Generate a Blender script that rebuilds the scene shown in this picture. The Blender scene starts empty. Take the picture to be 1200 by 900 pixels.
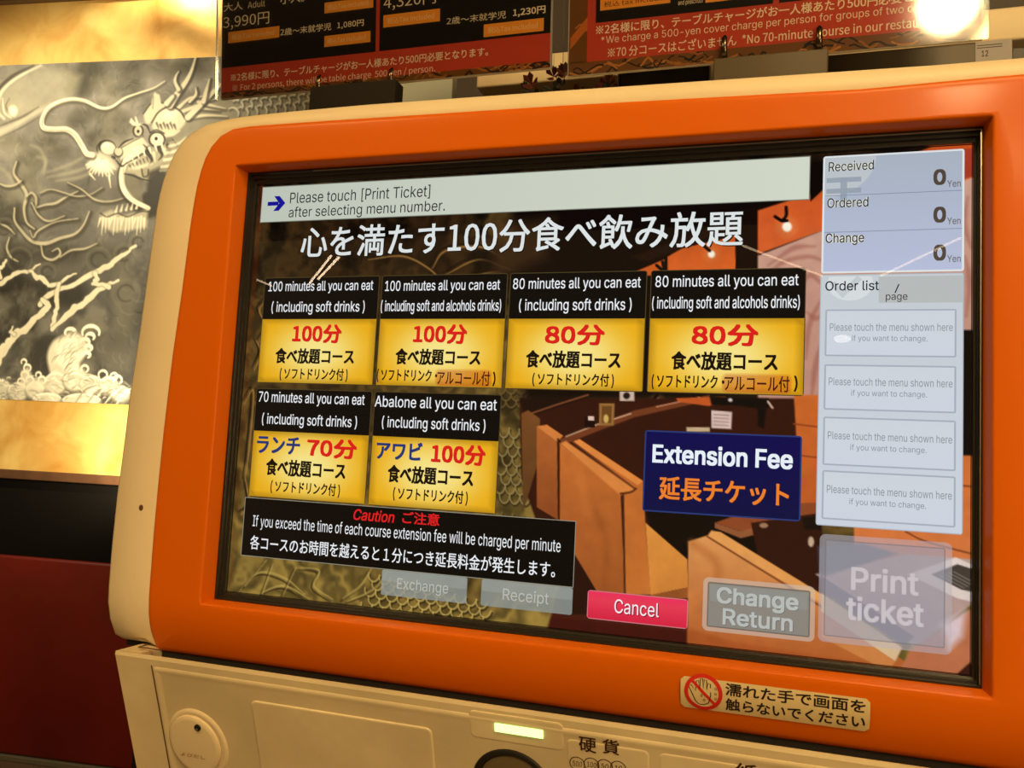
import bpy, bmesh, math, random
import numpy as np
from mathutils import Matrix, Vector

C = bpy.context.scene.collection
ZB = 1.10                      # height of the display's lower edge above the floor
LW, LH = 0.474, 0.296          # display size, 16:10

# ------------------------------------------------------------------ camera
R3 = np.array([[0.9517036, -0.05071811, 0.30280014],
               [0.02173044, 0.99491497, 0.09834631],
               [-0.30624833, -0.08701656, 0.94796628]])   # rows: right, down, forward (x right, y down, z in)
CAM = np.array([0.3759546, -0.5289059, LH - 0.19198628])  # x right, y in, z up from display corner
FPX = 999.0
def w3(v): return Vector((v[0], v[2], -v[1]))
right, down, fwd = w3(R3[0]), w3(R3[1]), w3(R3[2])
cd = bpy.data.cameras.new('camera'); cam = bpy.data.objects.new('camera', cd); C.objects.link(cam)
m = Matrix((( right.x, -down.x, -fwd.x, CAM[0]), (right.y, -down.y, -fwd.y, CAM[1]),
            (right.z, -down.z, -fwd.z, CAM[2] + ZB), (0, 0, 0, 1)))
cam.matrix_world = m
cd.sensor_width = 36; cd.lens = 36 * FPX / 1200; cd.clip_start = 0.01
bpy.context.scene.camera = cam
vs = bpy.context.scene.view_settings
vs.view_transform = 'Standard'; vs.look = 'None'; vs.gamma = 1; vs.use_curve_mapping = False; vs.exposure = 0.0
bpy.context.scene.cycles.transparent_max_bounces = 32

# ------------------------------------------------------------------ world and large lights
wd = bpy.data.worlds.new('world'); bpy.context.scene.world = wd; wd.use_nodes = True
wd.node_tree.nodes['Background'].inputs[0].default_value = (1.0, 0.60, 0.22, 1)
wd.node_tree.nodes['Background'].inputs[1].default_value = 0.16
def area(name, loc, target, size, power, col):
    l = bpy.data.lights.new(name, 'AREA'); l.shape = 'DISK'; l.size = size; l.energy = power; l.color = col
    o = bpy.data.objects.new(name, l); C.objects.link(o); o.location = loc
    o.rotation_euler = (Vector(target) - Vector(loc)).to_track_quat('-Z', 'Y').to_euler(); return o
WARM = (1.0, 0.66, 0.27)
area('ceiling_light', (0.75, -1.30, 2.75), (0.2, 0, 1.25), 0.55, 23, WARM)
area('ceiling_light', (-1.0, -1.6, 2.8), (-0.1, 0, 1.2), 0.5, 14, WARM)
area('fill_light', (2.0, -2.0, 1.25), (0.25, 0, 1.1), 0.9, 19, WARM)  # added fill from the front right, brightens the lower body and signs

# ------------------------------------------------------------------ measuring helpers
def ray(px, py):
    d = R3.T @ np.array([(px - 600) / FPX, (py - 450) / FPX, 1.0]); return np.array([d[0], d[2], -d[1]])
def hit(px, py, p0, n):
    d = ray(px, py); s = np.dot(np.array(p0) - CAM, n) / np.dot(d, n); return CAM + d * s
def at(px, py, y):
    """point (x, z) of the upright plane at depth y"""
    p = hit(px, py, (0, y, 0), (0, 1, 0)); return p[0], p[2]
# measured homography of the display content -> 1280 x 800 interface units
def homog(src, dst):
    A = []
    for (x, y), (u, v) in zip(src, dst):
        A.append([x, y, 1, 0, 0, 0, -u*x, -u*y]); A.append([0, 0, 0, x, y, 1, -v*x, -v*y])
    b = np.array([c for p in dst for c in p], float)
    return np.append(np.linalg.solve(np.array(A, float), b), 1).reshape(3, 3)
HU = homog([(304.5, 216), (1138, 169.5), (1136, 791), (266.7, 694)], [(0, 0), (1280, 0), (1280, 800), (0, 800)])
def ui(x, y):
    v = HU @ np.array([x, y, 1.0]); return v[0]/v[2], v[1]/v[2]

def lin(c):
    return tuple((x/255/12.92) if x/255 <= .04045 else ((x/255+.055)/1.055)**2.4 for x in c)
def linA(a):
    a = np.clip(a, 0, 255)/255; return np.where(a <= .04045, a/12.92, ((a+.055)/1.055)**2.4)

# ------------------------------------------------------------------ materials
MATS = {}
def mat(name, col, rough=.5, metal=0, spec=.5, coat=0, bump=0, bscale=200, var=0, vscale=8, emis=None, es=1, coatr=.05):
    if name in MATS: return MATS[name]
    m_ = bpy.data.materials.new(name); m_.use_nodes = True; nt = m_.node_tree; b = nt.nodes['Principled BSDF']
    b.inputs['Base Color'].default_value = (*col, 1); b.inputs['Roughness'].default_value = rough
    b.inputs['Metallic'].default_value = metal; b.inputs['Specular IOR Level'].default_value = spec
    b.inputs['Coat Weight'].default_value = coat; b.inputs['Coat Roughness'].default_value = coatr
    tc = nt.nodes.new('ShaderNodeTexCoord')
    if var:
        n = nt.nodes.new('ShaderNodeTexNoise'); n.inputs['Scale'].default_value = vscale; n.inputs['Detail'].default_value = 6
        nt.links.new(tc.outputs['Object'], n.inputs['Vector'])
        r = nt.nodes.new('ShaderNodeMapRange'); r.inputs[1].default_value = .3; r.inputs[2].default_value = .7
        r.inputs[3].default_value = 1 - var; r.inputs[4].default_value = 1
        nt.links.new(n.outputs['Fac'], r.inputs[0])
        mx = nt.nodes.new('ShaderNodeVectorMath'); mx.operation = 'SCALE'; mx.inputs[0].default_value = col
        nt.links.new(r.outputs[0], mx.inputs['Scale']); nt.links.new(mx.outputs[0], b.inputs['Base Color'])
    if bump:
        n = nt.nodes.new('ShaderNodeTexNoise'); n.inputs['Scale'].default_value = bscale; n.inputs['Detail'].default_value = 3
        nt.links.new(tc.outputs['Object'], n.inputs['Vector'])
        bp = nt.nodes.new('ShaderNodeBump'); bp.inputs['Strength'].default_value = bump; bp.inputs['Distance'].default_value = .001
        nt.links.new(n.outputs['Fac'], bp.inputs['Height']); nt.links.new(bp.outputs[0], b.inputs['Normal'])
    if emis:
        b.inputs['Emission Color'].default_value = (*emis, 1); b.inputs['Emission Strength'].default_value = es
    MATS[name] = m_; return m_
def mat_screen():
    m_ = bpy.data.materials.new('screen_pixels'); m_.use_nodes = True; nt = m_.node_tree; nt.nodes.clear()
    out = nt.nodes.new('ShaderNodeOutputMaterial'); at_ = nt.nodes.new('ShaderNodeAttribute'); at_.attribute_name = 'Col'
    e = nt.nodes.new('ShaderNodeEmission'); t = nt.nodes.new('ShaderNodeBsdfTransparent'); mx = nt.nodes.new('ShaderNodeMixShader')
    nt.links.new(at_.outputs['Color'], e.inputs['Color']); nt.links.new(at_.outputs['Alpha'], mx.inputs[0])
    nt.links.new(t.outputs[0], mx.inputs[1]); nt.links.new(e.outputs[0], mx.inputs[2]); nt.links.new(mx.outputs[0], out.inputs[0])
    return m_
def mat_print(name, rough=.5, spec=.3, sheen=None):
    m_ = bpy.data.materials.new(name); m_.use_nodes = True; nt = m_.node_tree; b = nt.nodes['Principled BSDF']
    at_ = nt.nodes.new('ShaderNodeAttribute'); at_.attribute_name = 'Col'
    nt.links.new(at_.outputs['Color'], b.inputs['Base Color']); b.inputs['Roughness'].default_value = rough
    b.inputs['Specular IOR Level'].default_value = spec
    return m_
def mat_clear(name, fac=.06, rough=0.0, tint=(1, 1, 1)):
    m_ = bpy.data.materials.new(name); m_.use_nodes = True; nt = m_.node_tree; nt.nodes.clear()
    out = nt.nodes.new('ShaderNodeOutputMaterial'); g = nt.nodes.new('ShaderNodeBsdfGlossy'); g.inputs['Roughness'].default_value = rough
    t = nt.nodes.new('ShaderNodeBsdfTransparent'); t.inputs[0].default_value = (*tint, 1)
    f = nt.nodes.new('ShaderNodeFresnel'); f.inputs[0].default_value = 1.45
    mm = nt.nodes.new('ShaderNodeMath'); mm.operation = 'MULTIPLY'; mm.inputs[1].default_value = fac/.034; mm.use_clamp = True
    mx = nt.nodes.new('ShaderNodeMixShader'); nt.links.new(f.outputs[0], mm.inputs[0]); nt.links.new(mm.outputs[0], mx.inputs[0])
    nt.links.new(t.outputs[0], mx.inputs[1]); nt.links.new(g.outputs[0], mx.inputs[2]); nt.links.new(mx.outputs[0], out.inputs[0])
    return m_
M_SCREEN = mat_screen(); M_PRINT = mat_print('sticker_print', .45); M_SHEET = mat_print('menu_print', .6, .2); M_PAINT = mat_print('mural_paint', .55, .25)
M_GLASS = mat_clear('touch_glass', .028, .0); M_ACRYL = mat_clear('clear_acrylic', .05, .07)
ORANGE = mat('orange_plastic', (.66, .125, .001), .36, spec=.15, coat=.07, bump=.03, bscale=350, coatr=.12)
BEIGE = mat('beige_plastic', (.80, .66, .44), .42, spec=.35, bump=.05, bscale=300, var=.06, vscale=14)
GRIMY = mat('worn_beige_plastic', (.80, .66, .42), .45, spec=.3, bump=.05, bscale=300, var=.22, vscale=16)
BLACKP = mat('black_plastic', (.012, .010, .008), .38, spec=.5)
RUBBER = mat('black_rubber', (.018, .015, .012), .32, spec=.45)
DARK = mat('dark_void', (.01, .007, .005), .8)
METAL = mat('dark_metal_clip', (.12, .09, .06), .22, metal=1)
STEEL = mat('grey_metal', (.30, .26, .20), .35, metal=.7)

# ------------------------------------------------------------------ object helpers
def link(name, me, parent=None, **props):
    o = bpy.data.objects.new(name, me); C.objects.link(o)
    if parent is not None:
        o.parent = parent
    for k, v in props.items(): o[k] = v
    return o
def empty(name, loc, **props):
    o = bpy.data.objects.new(name, None); C.objects.link(o); o.location = loc; o.empty_display_size = .05
    for k, v in props.items(): o[k] = v
    return o
def mesh(name, verts, faces, mt, parent=None, smooth=False, **props):
    """verts in the display frame (x, y in, z above the display's lower edge)"""
    off = Vector(parent_world(parent)) if parent is not None else Vector((0, 0, 0))
    me = bpy.data.meshes.new(name)
    me.from_pydata([(v[0]-off.x, v[1]-off.y, v[2]+ZB-off.z) for v in verts], [], faces)
    if isinstance(mt, (list, tuple)):
        for x in mt: me.materials.append(x)
    else: me.materials.append(mt)
    bm = bmesh.new(); bm.from_mesh(me); bmesh.ops.recalc_face_normals(bm, faces=bm.faces); bm.to_mesh(me); bm.free()
    if smooth:
        me.shade_smooth()
        if smooth != 'all': me.set_sharp_from_angle(angle=math.radians(smooth if smooth is not True else 35))
    return link(name, me, parent, **props)
def parent_world(p):
    v = Vector((0, 0, 0))
    while p is not None: v += p.location; p = p.parent
    return v
def box(x0, x1, y0, y1, z0, z1, bev=0):
    if not bev:
        v = [(x, y, z) for x in (x0, x1) for y in (y0, y1) for z in (z0, z1)]
        f = [(0,1,3,2),(4,6,7,5),(0,4,5,1),(2,3,7,6),(0,2,6,4),(1,5,7,3)]
        return v, f
    bm = bmesh.new(); bmesh.ops.create_cube(bm, size=1)
    for q in bm.verts: q.co = Vector(((x0+x1)/2+q.co.x*(x1-x0), (y0+y1)/2+q.co.y*(y1-y0), (z0+z1)/2+q.co.z*(z1-z0)))
    bmesh.ops.bevel(bm, geom=bm.edges[:], offset=bev, segments=3, profile=.5, affect='EDGES')
    bm.verts.index_update()
    v = [tuple(q.co) for q in bm.verts]; f = [tuple(q.index for q in ff.verts) for ff in bm.faces]; bm.free(); return v, f
def join(*parts):
    V, F = [], []
    for v, f in parts:
        n = len(V); V += list(v); F += [tuple(i+n for i in q) for q in f]
    return V, F
def loft(rings, closed=True, cap0=False, cap1=False):
    V = [p for r in rings for p in r]; n = len(rings[0]); F = []
    for k in range(len(rings)-1):
        for i in range(n if closed else n-1):
            j = (i+1) % n; F.append((k*n+i, k*n+j, (k+1)*n+j, (k+1)*n+i))
    if cap0: F.append(tuple(range(n)))
    if cap1: F.append(tuple((len(rings)-1)*n+i for i in range(n)))
    return V, F
def rrect(x0, y0, x1, y1, r, seg=5):
    r = min(r, (x1-x0)/2-1e-6, (y1-y0)/2-1e-6); P = []
    for cx, cy, a in ((x1-r, y0+r, -90), (x1-r, y1-r, 0), (x0+r, y1-r, 90), (x0+r, y0+r, 180)):
        for k in range(seg+1):
            t = math.radians(a+90*k/seg); P.append((cx+r*math.cos(t), cy+r*math.sin(t)))
    return P
def ellipse(cx, cy, rx, ry, n=28):
    return [(cx+rx*math.cos(2*math.pi*k/n), cy+ry*math.sin(2*math.pi*k/n)) for k in range(n)]

# ---- lettering: glyph outlines turned into flat faces (Blender's own bundled sans face)
import os
def bundled(f):
    try: return bpy.data.fonts.load(os.path.join(bpy.utils.system_resource('DATAFILES'), 'fonts', f))
    except Exception: return None
FONT_L, FONT_J = bundled('Inter.woff2'), bundled('Noto Sans CJK Regular.woff2')
_tc = {}; _want = set(); _pending = []
def atlas():
    """every string is one line of one text object per face, so the faces are read only once"""
    for asc in (True, False):
        L = sorted(t for t in _want if t.isascii() == asc)
        if not L: continue
        cu = bpy.data.curves.new('lettering', 'FONT'); cu.body = '\n'.join(L); cu.size = 1; cu.resolution_u = 3; cu.fill_mode = 'FRONT'; cu.space_line = 4
        ft = FONT_L if asc else FONT_J
        if ft: cu.font = ft
        o = bpy.data.objects.new('lettering', cu); C.objects.link(o); bpy.context.view_layer.update()
        if asc:
            co, P = contours(o.to_curve(bpy.context.evaluated_depsgraph_get())); o.to_curve_clear()
            place_rows(L, co, P); bpy.data.objects.remove(o); bpy.data.curves.remove(cu); continue
        me = o.to_mesh()
        co = np.zeros(len(me.vertices)*3); me.vertices.foreach_get('co', co); co = co.reshape(-1, 3)[:, :2]
        P = [tuple(p.vertices) for p in me.polygons]; o.to_mesh_clear(); bpy.data.objects.remove(o); bpy.data.curves.remove(cu)
        place_rows(L, co, P)
def place_rows(L, co, P):
    yv = co[[p[0] for p in P], 1]; pitch = LINE_PITCH(yv, len(L)); rows = [[] for _ in L]
    for p in P: rows[min(len(L)-1, max(0, int(round((.35-co[p[0], 1])/pitch))))].append(p)
    for t, r in zip(L, rows):
        used = sorted({i for p in r for i in p}); ix = {k: n for n, k in enumerate(used)}
        _tc[t] = (co[used], [tuple(ix[i] for i in p) for p in r]) if r else (np.zeros((3, 2)), [])
def contours(cu):
    """fill by winding number, so overlapping strokes of a letter stay solid"""
    from mathutils.geometry import delaunay_2d_cdt
    loops = []
    for sp in cu.splines:
        bz = sp.bezier_points; n = len(bz); Q = []
        for i in range(n):
            p0, p1, p2, p3 = [np.array(v[:2]) for v in (bz[i].co, bz[i].handle_right, bz[(i+1) % n].handle_left, bz[(i+1) % n].co)]
            flat = abs(np.cross(p1-p0, p3-p0))+abs(np.cross(p2-p0, p3-p0)) < 1e-6
            for k in range(1 if flat else 4):
                t = k/4; Q.append((1-t)**3*p0+3*(1-t)**2*t*p1+3*(1-t)*t*t*p2+t**3*p3)
        Q = np.array(Q)
        if len(Q) > 2: loops.append(Q)
    # neighbouring contours whose x ranges overlap on the same line belong to one letter
    loops.sort(key=lambda q: (-round(q[:, 1].mean()/4-.05), q[:, 0].min())); groups = []
    for q in loops:
        if groups and abs(groups[-1][0][0, 1]-q[0, 1]) < 2 and q[:, 0].min() < groups[-1][1]: groups[-1][2].append(q); groups[-1][1] = max(groups[-1][1], q[:, 0].max())
        else: groups.append([q, q[:, 0].max(), [q]])
    co, P = [], []
    for _, _, G_ in groups:
        vt, ed = [], []
        for q in G_:
            n = len(vt); vt += [Vector((float(p[0]), float(p[1]))) for p in q]; ed += [(n+i, n+(i+1) % len(q)) for i in range(len(q))]
        ov, oe, of, *_r = delaunay_2d_cdt(vt, ed, [], 0, 1e-6); n = len(co); co += [(v.x, v.y) for v in ov]
        A_ = np.vstack(G_); B_ = np.vstack([np.roll(q, -1, 0) for q in G_])
        for f in of:
            c = sum((np.array(ov[i][:2]) for i in f), np.zeros(2))/len(f)
            side = (B_[:, 0]-A_[:, 0])*(c[1]-A_[:, 1])-(c[0]-A_[:, 0])*(B_[:, 1]-A_[:, 1])
            w_ = np.count_nonzero((A_[:, 1] <= c[1]) & (B_[:, 1] > c[1]) & (side > 0))-np.count_nonzero((A_[:, 1] > c[1]) & (B_[:, 1] <= c[1]) & (side < 0))
            if w_ != 0: P.append(tuple(n+i for i in f))
    return np.array(co), P
def LINE_PITCH(y, n):
    best = None
    for pitch in (4.0, 4.8, 4.4, 5.0, 4.2, 5.792, 5.8, 3.6):
        e = np.abs((.35-y)/pitch-np.round((.35-y)/pitch)).mean() + (0 if round((.35-y.min())/pitch) == n-1 else 1)
        if best is None or e < best[0]: best = (e, pitch)
    print('line pitch', best); return best[1]

class Art:
    """flat coloured artwork: pieces with colour and alpha stacked in thin layers; place() maps (u, v, layer) to space"""
    def __init__(s, place): s.V = []; s.F = []; s.C = []; s.place = place; s.T = []
    def faces(s, pts, F, col, a=1, layer=0, cols=None):
        n = len(s.V)
        for i, p in enumerate(pts):
            s.V.append(s.place(p[0], p[1], layer)); c = cols[i] if cols is not None else lin(col)
            s.C.append((c[0], c[1], c[2], a))
        s.F += [tuple(i+n for i in f) for f in F]
    def poly(s, pts, col, a=1, layer=0): s.faces(pts, [tuple(range(len(pts)))], col, a, layer)
    def rect(s, x0, y0, x1, y1, col, a=1, layer=0, r=0, grad=None):
        if grad:      # grad: function(u,v in 0..1)->colour
            nx, ny = 16, 10; pts = []; cols = []
            for j in range(ny+1):
                for i in range(nx+1):
                    pts.append((x0+(x1-x0)*i/nx, y0+(y1-y0)*j/ny)); cols.append(lin(grad(i/nx, j/ny)))
            F = [(j*(nx+1)+i, j*(nx+1)+i+1, (j+1)*(nx+1)+i+1, (j+1)*(nx+1)+i) for j in range(ny) for i in range(nx)]
            s.faces(pts, F, None, a, layer, cols)
        else: s.poly(rrect(x0, y0, x1, y1, r) if r else [(x0, y0), (x1, y0), (x1, y1), (x0, y1)], col, a, layer)
    def frame(s, x0, y0, x1, y1, w, col, a=1, layer=0, r=0):
        o = rrect(x0, y0, x1, y1, max(r, .01)); i = rrect(x0+w, y0+w, x1-w, y1-w, max(r-w, .01)); n = len(o)
        s.faces(o+i, [(k, (k+1) % n, n+(k+1) % n, n+k) for k in range(n)], col, a, layer)
    def ring(s, cx, cy, rx, ry, w, col, a=1, layer=0, n=32):
        o = ellipse(cx, cy, rx, ry, n); i = ellipse(cx, cy, rx-w, ry-w, n)
        s.faces(o+i, [(k, (k+1) % n, n+(k+1) % n, n+k) for k in range(n)], col, a, layer)
    def line(s, pts, w, col, a=1, layer=0):
        P = np.array(pts, float); T = np.gradient(P, axis=0); T /= np.linalg.norm(T, axis=1)[:, None]+1e-9; N = np.stack([-T[:, 1], T[:, 0]], 1)*w/2
        V = list(map(tuple, P+N))+list(map(tuple, P-N)); n = len(P)
        s.faces(V, [(k, k+1, n+k+1, n+k) for k in range(n-1)], col, a, layer)
    def text(s, t, x0, x1, yc, h, col, a=1, layer=1, bold=0, shear=0, shadow=None, up=-1, sh=(1.6, 1.6)):
        """ink box from x0 to x1, centred on yc, h high; up=-1 when v runs downwards"""
        _want.add(t); s.T.append((t, x0, x1, yc, h, col, a, layer, bold, shear, shadow, up, sh))
    def _text(s, t, x0, x1, yc, h, col, a, layer, bold, shear, shadow, up, sh):
        v, f = _tc[t]; v = v.copy(); v[:, 0] += shear*v[:, 1]
        mn, mx = v.min(0), v.max(0); q = (v-mn)/np.maximum(mx-mn, 1e-9)
        eh = abs(h)*bold*1.1; ew = eh*.9                          # heavier strokes: shifted copies inside the same ink box
        X = x0+ew+q[:, 0]*(x1-x0-2*ew); Y = yc+(q[:, 1]-.5)*(h-2*eh)*(1 if up > 0 else -1)
        if shadow is not None: s.faces(list(zip(X+sh[0], Y+sh[1])), f, shadow, a, layer-.5)
        for i, (dx, dy) in enumerate(((-1, -.8), (1, -.8), (-1, .8), (1, .8), (0, 0)) if bold > .004 else ((0, 0),)):
            s.faces(list(zip(X+dx*ew, Y+dy*eh)), f, col, a, layer+.03*i)
    def build(s, name, mt, parent, **props):
        me = bpy.data.meshes.new(name); me.materials.append(mt); o = link(name, me, parent, **props); _pending.append((s, o)); return o
def finish_lettering():
    atlas()
    for s, o in _pending:
        for t in s.T: s._text(*t)
        off = parent_world(o.parent) if o.parent is not None else Vector((0, 0, 0)); me = o.data
        me.from_pydata([(v[0]-off.x, v[1]-off.y, v[2]+ZB-off.z) for v in s.V], [], s.F)
        ca = me.color_attributes.new('Col', 'FLOAT_COLOR', 'POINT'); ca.data.foreach_set('color', np.array(s.C, np.float32).ravel())

# ------------------------------------------------------------------ raster painter (vertex colours of a fine grid)
rng = np.random.default_rng(7)
def vnoise(h, w, cells, seed):
    r = np.random.default_rng(seed); g = r.random((int(cells*h/w)+3, cells+3))
    y = np.linspace(0, cells*h/w, h); x = np.linspace(0, cells, w); yi = y.astype(int); xi = x.astype(int)
    fy = (y-yi)[:, None]; fx = (x-xi)[None]; fy = fy*fy*(3-2*fy); fx = fx*fx*(3-2*fx)
    a = g[yi][:, xi]; b = g[yi][:, xi+1]; c = g[yi+1][:, xi]; d = g[yi+1][:, xi+1]
    return (a*(1-fx)+b*fx)*(1-fy)+(c*(1-fx)+d*fx)*fy
def fbm(h, w, cells, seed, o=5):
    s = 0; t = 0
    for k in range(o): s = s+vnoise(h, w, cells*2**k, seed+k)*.55**k; t += .55**k
    return s/t
def catmull(P, n=8):
    P = np.array(P, float); Q = np.vstack([2*P[0]-P[1], P, 2*P[-1]-P[-2]]); out = []
    for i in range(1, len(Q)-2):
        for k in range(n):
            t = k/n; out.append(.5*((2*Q[i])+(-Q[i-1]+Q[i+1])*t+(2*Q[i-1]-5*Q[i]+4*Q[i+1]-Q[i+2])*t*t+(-Q[i-1]+3*Q[i]-3*Q[i+1]+Q[i+2])*t**3))
    out.append(Q[-2]); return np.array(out)
class Canvas:
    def __init__(s, h, w, tf, jit=0):
        s.h, s.w = h, w; s.I = np.zeros((h, w, 3)); s.tf = tf    # tf: measured point -> canvas (col,row)
    def px(s, pts): return np.array([s.tf(*p) for p in pts], float)
    def blend(s, sl, m, col):
        s.I[sl] = s.I[sl]*(1-m[..., None])+np.array(col, float)*m[..., None]
    def win(s, P, pad):
        x0 = max(0, int(P[:, 0].min()-pad)); x1 = min(s.w, int(P[:, 0].max()+pad)+2); y0 = max(0, int(P[:, 1].min()-pad)); y1 = min(s.h, int(P[:, 1].max()+pad)+2)
        if x1 <= x0 or y1 <= y0: return None
        yy, xx = np.mgrid[y0:y1, x0:x1]; return (slice(y0, y1), slice(x0, x1)), xx.astype(float), yy.astype(float)
    def stroke(s, pts, w, col, a=1, soft=1.0, smooth=True, raw=False):
        """w: width or list of widths (canvas cells)"""
        P = np.array(pts, float) if raw else s.px(pts)
        W = np.interp(np.linspace(0, 1, len(P)), np.linspace(0, 1, len(np.atleast_1d(w))), np.atleast_1d(w))
        if smooth and len(P) > 2:
            Q = catmull(np.column_stack([P, W])); P, W = Q[:, :2], Q[:, 2]
        g = s.win(P, W.max()/2+soft+1)
        if g is None: return
        sl, X, Y = g; best = np.full(X.shape, -1e9)
        for i in range(len(P)-1):
            d = P[i+1]-P[i]; L = max(d@d, 1e-9); t = np.clip(((X-P[i, 0])*d[0]+(Y-P[i, 1])*d[1])/L, 0, 1)
            D = np.hypot(X-P[i, 0]-t*d[0], Y-P[i, 1]-t*d[1]); best = np.maximum(best, (W[i]+(W[i+1]-W[i])*t)/2-D)
        s.blend(sl, np.clip(best/soft+.5, 0, 1)*a, col)
    def fill(s, pts, col, a=1, soft=1.0, smooth=False, grad=None, raw=False):
        P = np.array(pts, float) if raw else s.px(pts)
        if smooth: P = catmull(np.vstack([P, P[:1]]))[:-1]
        g = s.win(P, soft+1)
        if g is None: return
        sl, X, Y = g; ins = np.zeros(X.shape, bool); D = np.full(X.shape, 1e9); n = len(P)
        for i in range(n):
            a0 = P[i]; b0 = P[(i+1) % n]
            c = ((a0[1] > Y) != (b0[1] > Y)) & (X < (b0[0]-a0[0])*(Y-a0[1])/((b0[1]-a0[1]) or 1e-9)+a0[0]); ins ^= c
            d = b0-a0; L = max(d@d, 1e-9); t = np.clip(((X-a0[0])*d[0]+(Y-a0[1])*d[1])/L, 0, 1); D = np.minimum(D, np.hypot(X-a0[0]-t*d[0], Y-a0[1]-t*d[1]))
        m = np.clip(np.where(ins, D, -D)/soft+.5, 0, 1)*a
        if grad is not None:      # second colour reached at the bottom of the shape
            t = np.clip((Y-P[:, 1].min())/(np.ptp(P[:, 1])+1e-9), 0, 1)[..., None]; col = np.array(col)*(1-t)+np.array(grad)*t
            s.I[sl] = s.I[sl]*(1-m[..., None])+col*m[..., None]
        else: s.blend(sl, m, col)
    def ell(s, cx, cy, rx, ry, col, a=1, soft=1.5, rot=0):
        c, k = math.cos(math.radians(rot)), math.sin(math.radians(rot))
        pts = [(cx+rx*math.cos(t)*c-ry*math.sin(t)*k, cy+rx*math.cos(t)*k+ry*math.sin(t)*c) for t in np.linspace(0, 2*math.pi, 20, endpoint=False)]
        s.fill(pts, col, a, soft)
    def mesh(s, name, mt, place, parent, **props):
        off = parent_world(parent) if parent is not None else Vector((0, 0, 0)); h, w = s.h, s.w
        P = place(np.arange(w)[None].repeat(h, 0), np.arange(h)[:, None].repeat(w, 1)) - np.array([off.x, off.y, off.z-ZB])
        me = bpy.data.meshes.new(name); me.vertices.add(h*w); me.vertices.foreach_set('co', P.reshape(-1, 3).astype(np.float32).ravel())
        i = np.arange((h-1)*(w-1)); r, c = i//(w-1), i % (w-1); a = r*w+c; q = np.stack([a, a+w, a+w+1, a+1], 1)
        me.loops.add(q.size); me.loops.foreach_set('vertex_index', q.ravel().astype(np.int32))
        me.polygons.add(len(q)); me.polygons.foreach_set('loop_start', (np.arange(len(q))*4).astype(np.int32))
        me.update(calc_edges=True); me.validate()
        ca = me.color_attributes.new('Col', 'FLOAT_COLOR', 'POINT')
        ca.data.foreach_set('color', np.concatenate([linA(s.I), np.ones((h, w, 1))], 2).astype(np.float32).ravel())
        me.materials.append(mt); return link(name, me, parent, **props)

# ================================================================== TICKET MACHINE
machine = empty('ticket_machine', (0.237, 0.10, 0.0), label='orange and beige touch-screen meal ticket machine filling the middle of the picture', category='vending machine')
XC, ZC = 0.237, 0.14
Bl = [(-.0498, -.0460), (-.0508, -.030), (-.0515, 0), (-.0520, .04), (-.0517, .077), (-.0510, .11), (-.0490, .164), (-.0455, .214), (-.0429, .265), (-.0405, .290), (-.0372, .306), (-.0335, .3162), (-.028, .3245), (-.0215, .330), (-.0130, .3336), (-.002, .3347), (.02, .3346), (.06, .3342), (.13, .333), (.237, .3312)]
Al = [(-.0825, -.0428), (-.0868, -.0422), (-.0893, -.0395), (-.0903, -.0340), (-.0912, -.022), (-.0917, -.006), (-.0922, .025), (-.0916, .063), (-.0898, .094), (-.088, .139), (-.0848, .177), (-.0810, .242), (-.0787, .281), (-.0764, .295), (-.0725, .308), (-.067, .3200), (-.0600, .330), (-.0505, .3375), (-.037, .3430), (-.020, .3453), (-.003, .3462), (.03, .3468), (.0915, .347), (.237, .3447)]
def outline(L):
    Rr = [(2*.272-x, z-(.0065 if z > .2 else .0065*max(z, 0)/.2)) for x, z in L[:-1]][::-1]
    # closed loop, through left side up, over the top, down the right; bottom straight
    return L + Rr
LCDROT = None
def angs(loop_fixed, n=200):
    A = [math.atan2(z-ZC, x-XC) for x, z in loop_fixed]
    A += [-math.pi+2*math.pi*k/n for k in range(n)]
    A = sorted(set(round(a, 5) for a in A)); return A
def sample(loop, A):
    P = np.array(loop); out = []
    for a in A:
        d = np.array([math.cos(a), math.sin(a)]); best = None
        for i in range(len(P)):
            p = P[i]-[XC, ZC]; q = P[(i+1) % len(P)]-[XC, ZC]; e = q-p; den = d[0]*e[1]-d[1]*e[0]
            if abs(den) < 1e-12: continue
            t = (p[0]*e[1]-p[1]*e[0])/den; u = (p[0]*d[1]-p[1]*d[0])/den
            if t > 0 and -1e-6 <= u <= 1+1e-6 and (best is None or t < best): best = t
        out.append((XC+d[0]*best, ZC+d[1]*best))
    return out
def inset(pts, d):
    P = np.array(pts); T = np.roll(P, -1, 0)-np.roll(P, 1, 0); T /= np.linalg.norm(T, axis=1)[:, None]; N = np.stack([-T[:, 1], T[:, 0]], 1)
    c = np.array([XC, ZC]); s = np.sign(((c-P)*N).sum(1)); return [tuple(p) for p in P+N*s[:, None]*d]
def rect(x0, x1, z0, z1): return [(x0, z0), (x1, z0), (x1, z1), (x0, z1)]
A_ = outline(Al); B_ = outline(Bl)
HOLE0 = rect(-.0068, .4806, -.0064, .3046)      # orange opening at the face
HOLE1 = rect(-.0048, .4784, -.0052, .3036)      # same opening where the black bezel begins
AN = angs(HOLE0+HOLE1+[A_[0], A_[-1], B_[0], B_[-1]])
def face_y(z, y0=-.020):
    t = max(0, (-.008-z)/.040); t2 = max(0, (z-.322)/.012); return y0+.014*t*t+.0006*t2*t2
def ringy(pts, fy): return [(x, fy(z), z) for x, z in pts]
sA = sample(A_, AN); sB = sample(B_, AN); h0 = sample(HOLE0, AN); h1 = sample(HOLE1, AN)
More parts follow.
